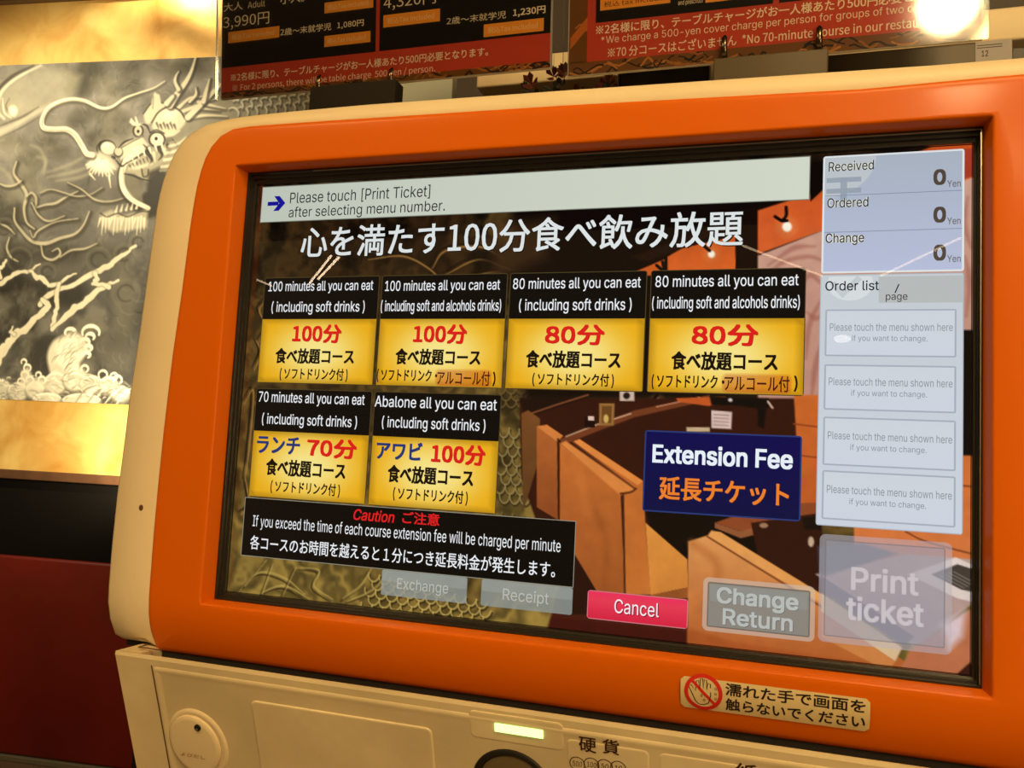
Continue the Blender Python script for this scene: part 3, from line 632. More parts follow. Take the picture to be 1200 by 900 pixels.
# hand outline: palm, four fingers, thumb
hand = [(816, 822), (812, 813), (808, 805), (811, 803), (816, 810), (817, 798), (819.5, 797), (821, 807), (821.5, 795), (824, 794.5), (825, 806), (826, 795.5), (828.5, 796), (829, 807), (830.5, 799), (833, 800), (833.5, 814), (831, 823), (826, 826), (820, 826)]
A.line([hp(x-1, y+1) for x, y in hand+hand[:1]], .0005, (40, 26, 20), layer=3)
for x, y in ((838, 806), (838, 812), (838, 818), (822, 816), (825, 821)): A.ring(*hp(x, y), .0007, .0008, .0003, (90, 80, 70), layer=3, n=10)
A.ring(ccx, ccz, rr_, rr_, .0022, (206, 44, 34), layer=4); a45 = math.radians(135)
A.line([(ccx+math.cos(a45)*rr_*.9, ccz+math.sin(a45)*rr_*.9), (ccx, ccz), (ccx-math.cos(a45)*rr_*.9, ccz-math.sin(a45)*rr_*.9)], .0018, (206, 44, 34), layer=4.5)
def tpx(A_, t, xl, ytl, ybl, xr, ytr, ybr, col, y=YF, layer=3, up=1, **k):
    a, b = at(xl, ytl, y), at(xl, ybl, y); c, d = at(xr, ytr, y), at(xr, ybr, y)
    A_.text(t, (a[0]+b[0])/2, (c[0]+d[0])/2, (a[1]+b[1]+c[1]+d[1])/4, (a[1]-b[1]+c[1]-d[1])/2, col, layer=layer, up=up, **k)
tpx(A, '濡れた手で画面を', 850, 800, 816, 1014.5, 820, 836, (40, 28, 24), bold=.02); tpx(A, '触らないでください', 850, 819, 835, 1014.5, 839, 856, (40, 28, 24), bold=.02)
A.build('warning_sticker', M_PRINT, machine, label='cream warning sticker with a crossed-out hand')

# ------------------------------------------------------------------ lower body, front leaning back towards the floor
TH = math.radians(20); Y0, Z0 = -.030, -.0435
NL = np.array([0, -math.cos(TH), -math.sin(TH)])
def low(px_, py_): p = hit(px_, py_, (0, Y0, Z0), NL); return p[0], (Z0-p[2])/math.cos(TH)      # (x, distance down the slope)
def P3(x, s, o=0): return (x, Y0+s*math.sin(TH)-o*math.cos(TH), Z0-s*math.cos(TH)-o*math.sin(TH))
XL, XR = -.0668, .6108
lipx0, lipx1 = -.0358, .5798
# side profile (y,z), front slope to a knee then straight down to the floor
prof = [(.26, Z0-.014), (.262, -1.06), (.07, -1.06)]+[(Y0+s*math.sin(TH), Z0-s*math.cos(TH)) for s in (.42, .30, .2, .12, .06, .02, .003)]+[(Y0+.0012, Z0-.0002), (Y0+.0030, Z0-.0004), (Y0+.0036, Z0-.0016), (Y0+.0120, Z0-.014), (.02, Z0-.014)]
V = [(XL, y, z) for y, z in prof]+[(XR, y, z) for y, z in prof]; n = len(prof)
xl2 = XL+.0006
F = [(k, (k+1) % n, n+(k+1) % n, n+k) for k in range(n)]+[tuple(range(n)), tuple(range(n, 2*n))]
lower = mesh('lower_body', V, F, GRIMY, machine, label='worn beige lower body with coin and note panels')
V, F = join(box(-.046, .606, -.006, .25, Z0-.013, -.0405), box(-.0815, -.046, -.002, .25, Z0-.003, -.0405)); mesh('gap_shade', V, F, DARK, machine)  # dark blocks put the shade under the panel overhang into colour
pr = [(Y0+.0032, Z0-.0003), (.24, Z0-.0003), (.24, Z0-.0135), (Y0+.0115, Z0-.0135)]
V, F = loft([[(x, y, z) for y, z in pr] for x in (XL+.0003, -.0475)], cap0=True, cap1=True); mesh('side_ledge', V, F, GRIMY, lower, smooth=30)
V, F = box(-.0475, .606, Y0+.0125, -.006, Z0-.0138, Z0-.0130); mesh('gap_shade_floor', V, F, DARK, lower)  # dark strip painted as the overhang's shade on the ledge
# seam beside the left edge + raised front plate with a rounded lip
def slope_box(x0, x1, s0, s1, o0, o1, bev=.0006):
    v, f = box(x0, x1, s0, s1, o0, o1, bev); return [P3(x, s, o) for x, s, o in v], f
def plate_ring(loop, offs):   # loop of (x,s); offs list of (inset, height)
    P = np.array(loop); c = P.mean(0); out = []
    for d, o in offs:
        T = np.roll(P, -1, 0)-np.roll(P, 1, 0); T /= np.linalg.norm(T, axis=1)[:, None]+1e-12; N = np.stack([-T[:, 1], T[:, 0]], 1); s = np.sign(((c-P)*N).sum(1))
        out.append([P3(x, q, o) for x, q in P+N*s[:, None]*d])
    return out
V, F = loft(plate_ring(rrect(lipx0, .0085, lipx1, .50, .003), [(-.0004, -.0008), (-.0003, .0002), (.0006, .0007), (.0018, .0009), (.0034, .0006), (.006, .0004)]), cap1=True)
mesh('front_plate', V, F, GRIMY, lower, smooth=40)
V, F = slope_box(lipx0-.0013, lipx0-.0005, .0075, .45, -.0004, .00035, 0); mesh('seam', V, F, mat('brown_seam', (.12, .06, .025), .7), lower)
# small inset strip on the top ledge at the left
V, F = join(box(-.056, -.036, -.0195, -.0185, Z0+.0012, Z0+.0019), box(-.056, -.0554, -.0195, -.010, Z0+.0012, Z0+.0019)); mesh('ledge_seam', V, F, MATS['brown_seam'], lower)
def plate(name, x0, s0, x1, s1, r, hgt=.0006, mt=GRIMY, parent=lower, base=.0004, **k):
    V, F = loft(plate_ring(rrect(x0, s0, x1, s1, r), [(-.0003, base-.0008), (-.0002, base+hgt*.2), (.0002, base+hgt*.8), (.0007, base+hgt), (.0018, base+hgt*.9)]), cap1=True)
    return mesh(name, V, F, mt, parent, smooth=50, **k)
cx0, cs0 = low(295, 821); cx1, cs1 = low(506, 852)
plate('cover_panel', cx0, (cs0+cs1)/2, cx1, .20, .004, .0009)
gx0, gs0 = low(580, 846); gx1, gs1 = low(637, 863); gm = (low(580, 851)[1]+low(637, 859)[1])/2
plate('lamp_recess', gx0-.016, gm-.0085, gx1+.012, gm+.0095, .003, .0003)
V, F = slope_box(gx0, gx1, gm-.0026, gm+.0028, .0002, .0016, .0003); mesh('status_lamp', V, F, mat('green_lamp', (.2, .9, .3), .4, emis=(.52, 1, .26), es=2.3), lower, label='glowing green status lamp bar')
# coin slot dial
kx, ks = low(601, 925); kr = low(649, 925)[0]-kx; kr = abs(kr)
def disc(cx_, cs_, rads, ry=1, n=40): return loft([[P3(cx_+r*math.cos(t), cs_+r*ry*math.sin(t), o) for t in np.linspace(0, 2*math.pi, n, endpoint=False)] for r, o in rads], cap1=True)
ks_top = low(600, 878)[1]; kr = .0255; ks = ks_top+kr
V, F = disc(kx, ks, [(kr, -.001), (kr, .0012), (kr-.0012, .0022), (kr-.003, .0022), (kr-.004, .0008)]); ring_ = mesh('coin_dial', V, F, BLACKP, lower, smooth=40, label='round black ring around the coin inlet')
V, F = disc(kx, ks, [(kr-.0042, .0006), (kr-.0045, .0012), (kr-.006, .0016)]); mesh('coin_inlet', V, F, mat('grey_brown_metal', (.17, .125, .06), .45, metal=.3), lower, smooth=40, label='grey-brown face of the coin inlet')
V, F = slope_box(kx-.0013, kx+.0013, ks-.009, ks+.009, .001, .00185, .0002); mesh('coin_slot', V, F, DARK, lower)
# coin and note plates: raised frame lines
nx0, ns0 = low(773, 874); qx1, qs1 = low(760, 872)
plate('coin_panel', gx1+.0145, .0150, qx1, .13, .003, .0004); plate('note_panel', nx0, .0150, lipx1-.012, .13, .003, .0004)
def plw(u, v, k): return P3(u, v, .0010+.00008*k)
A = Art(plw)
def tl(t, xl, xr, yc, hh, col, **k):
    a = low(xl, yc)[0]; b = low(xr, yc)[0]; v = low((xl+xr)/2, yc)[1]; A.text(t, a, b, v, hh, col, layer=1, up=-1, **k)
INK = (60, 34, 20)
tl('硬', 679, 699, 871.5, .0100, INK, bold=.012); tl('貨', 706.5, 726, 874, .0100, INK, bold=.012)
for k, (t, x, y) in enumerate((('500', 677, 893.5), ('100', 693.7, 894.7), ('50', 709.3, 896.5), ('10', 725, 898.5))):
    u, v = low(x, y); A.ring(u, v, .0047, .0047, .0005, INK, layer=1.5-.1*k); A.text(t, u-.0029+(.0007 if len(t) < 3 else 0), u+.0029-(.0007 if len(t) < 3 else 0), v, .0036, INK, layer=2, up=-1, shear=.15)
A.build('coin_marks', M_PRINT, lower); A = Art(plw)
a_, b_ = low(862, 899), low(905, 905); zc = a_[1]+.0015
for i, ch in enumerate('紙幣'):
    u = a_[0]+i*.0205; A.text(ch, u, u+.0115, zc, .0112, INK, layer=1, up=-1, bold=.012)
A.build('note_marks', M_PRINT, lower)
# oval key cover
ox, os_ = low(231.5, 876); orx = (low(259, 872)[0]-low(203, 872)[0])/2; otop = low(233, 838)[1]; ory = orx*1.12; os_ = otop+ory
V, F = disc(ox+.0018, os_-.0002, [(orx+.0042, .0002), (orx+.003, .0014), (orx+.0012, .0018), (orx-.001, .0006), (orx-.003, .0006)], ory/orx); mesh('key_cover_rim', V, F, BEIGE, lower, smooth='all')
V, F = disc(ox, os_, [(orx, .0008), (orx-.0002, .0026), (orx-.0012, .0032), (orx-.003, .0034)], ory/orx); kc = mesh('key_cover', V, F, BEIGE, lower, smooth=50, label='oval beige cover with a black keyhole')
u, v = low(235.5, 849)
V, F = disc(u, v, [(.0026, .0034), (.0024, .0042), (.0014, .0042), (.0010, .0036)], n=16); mesh('keyhole', V, F, BLACKP, lower, smooth=40)
A = Art(lambda a, b, k: P3(a, b, .0037+.00005*k)); u0, v0 = low(216, 880); u1, v1 = low(244, 883); A.text('よびだし', u0, u1, (v0+v1)/2, .0030, (150, 112, 60), up=-1, bold=.0, shear=.15); A.build('cover_lettering', M_PRINT, lower)
# ================================================================== BACK WALL WITH THE DRAGON PICTURE
WD = np.array([.992, .125, 0]); WD /= np.linalg.norm(WD); WN = np.array([WD[1], -WD[0], 0])      # along the wall, towards the room
W0 = hit(100, 893, (0, 0, -1.08), (0, 0, 1))      # foot of the wall on the floor
def wall(px_, py_):
    p = hit(px_, py_, W0, WN); return float((p-W0) @ WD), float(p[2])
def WP(u, o, z): p = W0+WD*u+WN*o; return (p[0], p[1], z)
def wbox(u0, u1, o0, o1, z0, z1, bev=0):
    v, f = box(u0, u1, o0, o1, z0, z1, bev); return [WP(*q) for q in v], f
zt_ = {k: wall(100, y)[1] for k, y in dict(trim=4, top=76, bot=472.3, gold=555, mould=566, black=657, red=893).items()}
U0, U1 = wall(-260, 400)[0], wall(373, 118)[0]
FLOOR = mat('dark_floor', (.16, .10, .06), .4, var=.3, vscale=6)
V, F = box(-5, 4, -6, 4.5, -1.12, -1.10); mesh('floor', V, F, FLOOR, kind='structure')
V, F = box(-5, 4, -6, 4.5, 1.95, 2.0); mesh('ceiling', V, F, mat('dark_ceiling', (.06, .035, .02), .8), kind='structure')
V, F = wbox(U0-1.5, U1+1.9, -.12, 0, -1.12, 1.96); mesh('wall_back', V, F, mat('black_wall', (.004, .003, .002), .8, spec=.1), kind='structure')
V, F = wbox(U0-1.5, U1, 0, .03, zt_['mould'], zt_['gold'], .004); mesh('trim_1', V, F, mat('dark_wood', (.10, .045, .02), .45, var=.3, vscale=20), kind='structure')
V, F = wbox(U0-1.5, U1, 0, .05, zt_['trim'], zt_['trim']+.035, .004); mesh('trim_2', V, F, mat('brown_trim', (.10, .06, .03), .4), kind='structure')
V, F = wbox(U0-1.5, U1, 0, .07, zt_['trim']+.045, zt_['trim']+.30, .004); mesh('trim_3', V, F, MATS['black_wall'], kind='structure')
V, F = wbox(U0-1.5, U1+.4, 0, .035, -1.10, zt_['red'], .003); mesh('baseboard_back', V, F, mat('grey_skirting', (.12, .10, .06), .6), kind='structure')
V, F = wbox(U0-1.5, U1+.4, 0, .025, zt_['red'], zt_['black'], .012)
red = mesh('wall_panel', V, F, mat('dark_red_vinyl', (.16, .010, .004), .42, spec=.4, var=.35, vscale=3, bump=.1, bscale=40), smooth=40, label='dark red panel on the wall below the black band under the dragon picture', category='panel')

mural = empty('dragon_picture', WP(0, 0, ZB+zt_['bot']), label='long grey dragon and cloud painting with gold leaf borders on the wall behind', category='painting')
def gold_mat():
    m_ = bpy.data.materials.new('gold_leaf'); m_.use_nodes = True; nt = m_.node_tree; b = nt.nodes['Principled BSDF']
    tc = nt.nodes.new('ShaderNodeTexCoord'); n = nt.nodes.new('ShaderNodeTexNoise'); n.inputs['Scale'].default_value = 5; n.inputs['Detail'].default_value = 7; n.inputs['Distortion'].default_value = .6
    nt.links.new(tc.outputs['Object'], n.inputs['Vector']); r = nt.nodes.new('ShaderNodeValToRGB')
    r.color_ramp.elements[0].position = .32; r.color_ramp.elements[0].color = (.62, .30, .05, 1); r.color_ramp.elements[1].position = .68; r.color_ramp.elements[1].color = (.95, .68, .22, 1)
    nt.links.new(n.outputs['Fac'], r.inputs[0]); nt.links.new(r.outputs[0], b.inputs['Base Color'])
    b.inputs['Metallic'].default_value = .35; b.inputs['Roughness'].default_value = .45; return m_
GOLD = gold_mat()
V, F = wbox(U0-1.5, U1-.01, .001, .02, zt_['top'], zt_['trim']); mesh('gold_leaf_border', V, F, GOLD, mural, label='bright gold leaf border above the dragon')
V, F = wbox(U0-1.5, U1-.01, .001, .02, zt_['gold'], zt_['bot']); mesh('gold_leaf_border', V, F, GOLD, mural, label='bright gold leaf border below the dragon')
V, F = wbox(U0-1.5, U1-.005, .001, .021, zt_['bot'], zt_['top']); mesh('picture_panel', V, F, mat('grey_panel', (.3, .29, .25), .6), mural)
ML, MR = U0-.45, wall(380, 118)[0]; MB, MT = zt_['bot'], zt_['top']
MWc = int(520*(MR-ML)/(MR-wall(-60, 300)[0])); cell = (MR-ML)/(MWc-1); MHc = int((MT-MB)/cell)+1
def mtf(x, y): u, z = wall(x, y); return (u-ML)/cell, (MT-z)/(MT-MB)*(MHc-1)
cv = Canvas(MHc, MWc, mtf); h, w = cv.h, cv.w; SC = abs(mtf(101, 250)[0]-mtf(100, 250)[0])     # canvas cells per photo pixel
a1 = fbm(h, w, 6, 21); a2 = fbm(h, w, 16, 25); a3 = fbm(h, w, 50, 29, 3)
X, Y = np.meshgrid(np.arange(w), np.arange(h))
base = 134-66*np.clip((Y/h-.25)*1.7, 0, 1)+(a1-.5)*60
cv.I = np.stack([base, base*.985, base*.93], -1)
def S(pts, wd, col, a=1, soft=1.6, **k): cv.stroke(pts, np.array(np.atleast_1d(wd))*SC, col, a, soft*SC, **k)
def FI(pts, col, a=1, soft=1.6, **k): cv.fill(pts, col, a, soft*SC, **k)
def E(cx_, cy_, rx, ry, col, a=1, soft=2, rot=0): cv.ell(cx_, cy_, rx, ry, col, a, soft*SC, rot)
CR = (232, 226, 200); LG = (188, 184, 160); MG = (128, 125, 108); DG = (66, 64, 54); BK = (34, 32, 26)
# dark ink clouds at the top
for x, y, rx, ry, c in [(108, 88, 16, 22, DG), (96, 110, 12, 10, DG), (128, 100, 16, 10, MG), (160, 92, 14, 18, (84, 81, 70)), (150, 112, 18, 8, DG), (200, 82, 26, 12, (96, 93, 80)), (228, 84, 20, 12, (84, 82, 70)), (120, 134, 26, 10, (78, 76, 64)), (96, 145, 12, 8, (70, 68, 58)), (140, 150, 20, 16, (74, 72, 62)), (118, 165, 14, 12, (66, 64, 54)), (60, 168, 12, 10, (72, 70, 60)), (75, 178, 12, 8, (80, 78, 66)), (20, 170, 20, 8, (88, 86, 74)), (40, 190, 16, 14, (92, 90, 76)),
                        (12, 250, 22, 26, (64, 62, 54)), (36, 215, 12, 10, (84, 82, 70)), (10, 330, 26, 20, BK), (40, 350, 40, 22, (44, 42, 36)), (90, 345, 16, 18, (40, 38, 33)), (20, 385, 30, 24, (46, 44, 38)), (70, 300, 30, 12, (60, 58, 50)), (130, 300, 24, 10, (80, 78, 68)), (110, 395, 26, 22, (70, 68, 60)), (60, 415, 30, 20, (52, 50, 44)), (20, 300, 22, 16, (54, 52, 45)), (140, 410, 24, 30, (96, 94, 84)), (150, 350, 14, 40, (112, 110, 96))]:
    E(x, y, rx, ry, c, .72, 13)
m2 = np.clip((a2-.53)*7, 0, 1)*np.clip(1.25-Y/h*1.2, .2, 1)*.42; cv.I = cv.I*(1-m2[..., None])+np.array(DG)*m2[..., None]
m3 = np.clip((.45-a2)*7, 0, 1)*.35; cv.I = cv.I*(1-m3[..., None])+np.array((176, 172, 150))*m3[..., None]
rb = random.Random(11)
for k in range(1500):
    x, y = rb.uniform(-420, 360), rb.uniform(66, 440); cx_, cy_ = mtf(x, y); ci, cj = int(min(max(cx_, 0), w-1)), int(min(max(cy_, 0), h-1))
    an = a1[cj, ci]*9+.4; l = rb.uniform(6, 20); t = [(x+l*q*math.cos(an+q*.9), y+l*q*math.sin(an+q*.9)) for q in (-.5, -.2, .2, .5)]
    v = cv.I[cj, ci].mean(); dlt = rb.choice([-26, -16, 18, 30]); S(t, [.6, rb.uniform(1.2, 3), .6], np.clip(np.array([v+dlt, v+dlt, (v+dlt)*.94]), 20, 225), rb.uniform(.25, .55), 1.6)
for k in range(9):      # cloud swirls further along the picture
    x, y, r = -30-46*k, rb.uniform(130, 400), rb.uniform(18, 34)
    S([(x+(r-1.6*t*2)*math.cos(t), y+(r-1.6*t*2)*math.sin(t)) for t in np.linspace(.5, 7.5, 18)], [1, 5, 2], (190, 186, 164), .6, 3); S([(x+(r-6-3*t)*math.cos(t), y+(r-6-3*t)*math.sin(t)) for t in np.linspace(0, 5, 12)], [1, 2.5, 1], BK, .5, 2.5)
# big pale swirl, top left
FI([(47, 83), (28, 92), (10, 106), (2, 122), (4, 136), (14, 143), (30, 142), (60, 128), (92, 118), (100, 92), (80, 84)], (176, 172, 148), .55, 10)
S([(52, 80), (28, 92), (10, 106), (2, 122), (3, 134), (10, 142)], [2, 5, 2], CR, .9, 3); S([(44, 80), (20, 92), (3, 108), (-6, 126)], [2, 5, 2], (70, 67, 58), .8, 3); S([(8, 118), (10, 134), (18, 141)], [1, 2.5, 1], CR, .8); S([(16, 118), (12, 128), (20, 140)], [1, 2, 1], (110, 106, 92), .8)
E(20, 133, 5, 6.5, (244, 238, 210), .95, 4); S([(0, 160), (20, 150), (40, 139), (60, 128), (80, 122)], [10, 6, 2], (214, 208, 184), .7, 6); S([(0, 152), (30, 140), (50, 128)], [1, 3, 1], (92, 88, 76), .7, 2); S([(0, 166), (30, 152), (50, 140)], [1, 2, 1], (90, 86, 74), .6, 2)
# smoke curls at the left
for q, wd in [([(24, 192), (21, 205), (28, 216), (36, 230), (33, 246), (36, 262), (45, 270)], 4), ([(2, 216), (12, 220), (22, 219), (30, 214)], 3), ([(36, 232), (42, 228), (47, 234), (46, 244), (42, 240)], 3), ([(45, 246), (58, 242), (70, 240), (82, 233), (96, 226)], 3), ([(22, 246), (22, 260), (30, 272), (42, 284), (58, 287), (75, 281), (92, 276), (102, 266), (109, 250)], 4),
              ([(53, 290), (56, 302), (66, 306), (75, 300), (73, 293), (66, 296)], 3), ([(75, 303), (88, 295), (104, 293), (118, 287)], 2.6), ([(42, 240), (50, 254), (62, 261), (80, 255)], 2.6), ([(0, 262), (14, 268), (22, 276)], 2.4), ([(40, 272), (44, 280), (50, 272), (70, 262), (96, 258)], 2), ([(16, 280), (13, 292), (18, 303), (26, 308)], 3), ([(52, 228), (64, 224), (80, 228), (94, 232), (110, 230), (124, 222)], 1.6), ([(84, 216), (100, 224), (116, 236), (134, 238), (156, 232)], 2)]:
    S([(a+1.6, b+2.4) for a, b in q], wd+2, (62, 60, 50), .65, 3); S(q, [wd*.5, wd, wd*.4], (196, 190, 164), .85, 1.6)
for q in [[(40, 172), (52, 178), (58, 192), (54, 204)], [(48, 186), (58, 190), (56, 206)], [(2, 196), (14, 206), (20, 216)], [(60, 204), (84, 196), (104, 186)], [(60, 210), (90, 204), (112, 196)], [(118, 200), (98, 210), (70, 214)]]: S(q, [1, 4, 1], (170, 166, 144), .6, 4)
for cx_, cy_, r_ in [(28, 306, 14), (10, 270, 12), (120, 306, 14), (150, 300, 12), (60, 320, 10), (152, 345, 16), (166, 286, 10)]:
    S([(cx_+r_*math.cos(t), cy_+r_*math.sin(t)) for t in np.linspace(2, 7, 12)], [1, 3, 1], (118, 115, 100), .5, 3); S([(cx_+r_*.6*math.cos(t), cy_+r_*.6*math.sin(t)) for t in np.linspace(1, 6, 10)], [1, 2, 1], (48, 46, 40), .6, 2.5)
# --- dragon: mane and body at the right
FI([(196, 150), (214, 128), (240, 124), (300, 112), (380, 106), (400, 140), (260, 160), (210, 175)], (150, 146, 126), .8, 6)
for q in [[(212, 138), (232, 130), (262, 132)], [(216, 134), (236, 126), (256, 118)], [(220, 142), (244, 138), (270, 139)], [(236, 122), (250, 126), (268, 130)], [(212, 130), (226, 118), (240, 116)]]: S([(a, b+2) for a, b in q], 4, (80, 78, 66), .7, 2); S(q, [4, 3, 1], CR, .9, 1.6)
for j in range(3):
    for i in range(10):
        x, y = 276+i*11+(j % 2)*5, 136-j*9-i*1.0
        arc = [(x+7*math.cos(t), y-7*math.sin(t)) for t in np.linspace(-.5, 2.2, 7)]; S([(a+1.5, b+1.5) for a, b in arc], 3, (84, 84, 74), .8, 2); S(arc, [1, 3, 1.4], (226, 224, 204), .9, 1.4)
# jaw, mouth
FI([(146, 188), (176, 178), (206, 168), (214, 190), (190, 202), (178, 216), (160, 206), (148, 204)], (172, 168, 146), .95, 3)
FI([(178, 204), (196, 196), (204, 220), (196, 252), (168, 262), (158, 240), (176, 226)], (44, 42, 36), .85, 5)
FI([(150, 212), (158, 232), (172, 242), (170, 222), (162, 206)], (120, 116, 100), .8, 3)
S([(176, 180), (182, 190), (178, 196)], [5, 3, 1], BK, .8); S([(190, 176), (194, 184), (190, 190)], [5, 3, 1], BK, .8); S([(200, 172), (203, 180), (200, 184)], [4, 3, 1], BK, .7); S([(184, 182), (186, 192)], [4, 1], CR, .9); S([(196, 178), (198, 186)], [4, 1], CR, .9)
E(174, 204, 4, 7, (150, 146, 126), .9, 2); S([(170, 200), (172, 209), (177, 208), (178, 201)], 1.4, BK, .8)
# forehead bulges
FI([(172, 136), (182, 124), (198, 124), (204, 130), (188, 142), (176, 148)], (214, 208, 184), 1, 3, smooth=True); S([(172, 136), (182, 124), (198, 124), (205, 129)], 1.6, BK, .8)
FI([(182, 152), (186, 138), (200, 129), (214, 132), (222, 144), (210, 158), (194, 164)], (222, 217, 192), 1, 3, smooth=True); S([(182, 146), (190, 134), (202, 128), (214, 132), (221, 142)], 1.8, BK, .85); E(203, 137, 9, 5, (248, 244, 222), .8, 5, -20)
for k in range(6): S([(188+4*k, 147+(k % 2)*2), (190+4*k, 153+(k % 2))], [3, 1], (70, 66, 56), .8); S([(190+4*k, 146), (192+4*k, 152)], [3, 1], CR, .9)
FI([(180, 134), (182, 120), (185, 111), (191, 114), (193, 125), (188, 128)], (216, 210, 186), 1, 2); S([(183, 130), (184, 116)], 1, (90, 86, 74), .6)
# eyes
E(166, 156, 6.5, 7.5, BK, .95, 1.5); E(166, 156, 4.6, 6, (206, 200, 176), 1, 1.5); E(166, 156.5, 1.6, 2, BK, 1, 1); S([(158, 145), (164, 149), (171, 148)], [4, 3, 2], CR, .9); S([(158, 142), (160, 148)], [1.5, 2.5], CR); S([(163, 140), (165, 147)], [1.5, 2.5], CR)
E(188, 166, 10, 9.5, BK, .95, 1.8); E(188, 166, 8, 7.6, (226, 220, 196), 1, 1.5); E(188.5, 165.5, 5, 5, (240, 236, 214), 1, 1.5); E(187, 165, 1.9, 2.2, BK, 1, 1); S([(180, 158), (188, 155), (198, 160)], 1.5, BK, .8)
S([(198, 160), (206, 160), (214, 156)], [3, 4, 2], CR, .8); S([(198, 168), (206, 168)], [3, 2], (110, 106, 90), .8)
# snout and nose
FI([(143, 178), (152, 170), (170, 162), (178, 172), (168, 184), (152, 194), (146, 190)], (216, 210, 186), 1, 2.5); S([(146, 176), (158, 169), (172, 162)], 1.4, (84, 80, 68), .8); S([(160, 178), (172, 174)], [4, 2], (246, 242, 220), .8)
E(130, 175, 10.5, 8.5, BK, .9, 2, 15); E(131, 176, 9, 7.5, (226, 220, 196), 1, 2, 15); E(129, 172.5, 4, 3, (250, 246, 226), .9, 2)
E(143, 181, 5.5, 6, BK, .8, 2); E(143, 180, 4.5, 5, (206, 200, 176), 1, 1.5); E(137, 187, 3, 1.8, BK, .9, 1.2, 30); S([(119, 182), (118, 175), (122, 169)], 1.4, BK, .8)
# white moustache fan
FI([(112, 184), (122, 180), (136, 188), (142, 198), (132, 206), (116, 204), (106, 196)], (214, 209, 186), .85, 5)
for k in range(13):
    t = math.radians(200-14*k); S([(124+5*math.cos(t), 189-5*math.sin(t)*-.6), (124+19*math.cos(t), 193+15*abs(math.sin(t))+.5*k % 3)], [3.4, .8], (240, 236, 214), .9, 1.2)
S([(110, 206), (116, 213)], [2.5, .6], CR); S([(132, 208), (134, 222)], [2.5, .6], CR)
# tusk-like whisker and lower jaw beard
S([(151, 191), (146, 206), (148, 224), (158, 238), (178, 248)], 8.5, (58, 56, 48), .8, 2); S([(152, 190), (147, 206), (149, 223), (159, 236), (178, 246)], [7, 6, 4.5], (236, 231, 206), 1, 1.6); S([(149, 200), (150, 218), (160, 233)], 1.2, (168, 162, 138), .8)
S([(154, 192), (162, 190), (160, 198)], [4, 4, 2], CR, .9)
FI([(122, 254), (134, 248), (150, 254), (168, 250), (178, 246), (176, 268), (156, 272), (136, 274), (124, 266)], (186, 181, 158), .9, 4)
for k in range(16): x = 122+3.4*k; S([(x, 258-(k % 3)), (x-3+(k % 4), 268+3*((k*7) % 4))], [3, .7], CR, .85, 1.2)
S([(122, 252), (130, 256), (142, 252), (154, 256), (168, 250), (178, 250)], 1.5, BK, .6); 
for k in range(5): S([(140+6*k, 250-k), (142+6*k, 243-k)], [3, .8], CR, .9)
# face modelling: dark contours and cheek tufts
for q in [[(140, 190), (147, 197), (153, 193)], [(143, 176), (150, 169), (160, 165)], [(152, 194), (166, 186), (178, 178)], [(172, 172), (178, 178), (180, 186)], [(150, 206), (160, 208), (170, 212), (180, 214)], [(206, 166), (212, 174), (210, 184)], [(170, 148), (176, 150), (180, 158)]]: S(q, [1, 2.2, 1], BK, .8, 1.4)
for k in range(9): S([(204-1.5*k, 170+4*k), (216-2*k, 166+4.4*k), (224-2.5*k, 158+5*k)], [3.5, 3, .8], CR if k % 2 else (150, 146, 126), .8, 1.4)
for k in range(6): S([(158+7*k, 184-2.6*k), (160+7*k, 190-2.6*k)], [3, 1], (248, 244, 222), .9, 1.2)
for k in range(7): S([(156+4*k, 196-1.8*k), (158+4*k, 201-1.8*k)], [1.6, .6], (60, 58, 50), .8, 1.2)
for q in [[(150, 188), (160, 183), (170, 178)], [(156, 200), (168, 198), (182, 194)]]: S(q, [2, 4, 2], (236, 231, 206), .7, 3)
# horns
for q, wd in [([(203, 126), (212, 112), (222, 98), (228, 86), (233, 70)], [8, 6, 4, 2]), ([(213, 108), (209, 99), (210, 92), (213, 87)], [4, 3, 1]), ([(224, 140), (236, 128), (248, 116), (262, 102)], [7, 6, 4]), ([(242, 122), (245, 110), (249, 96)], [5, 4, 1.4]), ([(226, 122), (233, 114), (233, 106)], [3, 3, 1]), ([(199, 124), (206, 116)], [6, 4])]:
    S([(a+2, b+1) for a, b in q], np.array(wd)+2.5, (56, 54, 46), .75, 2); S(q, wd, (228, 222, 198), 1, 1.5)
# long whisker
q = [(197, 98), (184, 106), (166, 112), (150, 118), (135, 128), (122, 129), (104, 121), (88, 119), (72, 123), (60, 131), (54, 143), (56, 152), (68, 154), (82, 154), (92, 160), (100, 172), (106, 182), (113, 184)]
S([(a+1, b+2.5) for a, b in q], [2, 5, 7, 7], (74, 72, 60), .7, 3); S(q, [1, 3.5, 5.5, 6], (232, 226, 202), 1, 1.6); S([(a+.5, b+1.6) for a, b in q[6:16]], 1, (150, 144, 122), .8)
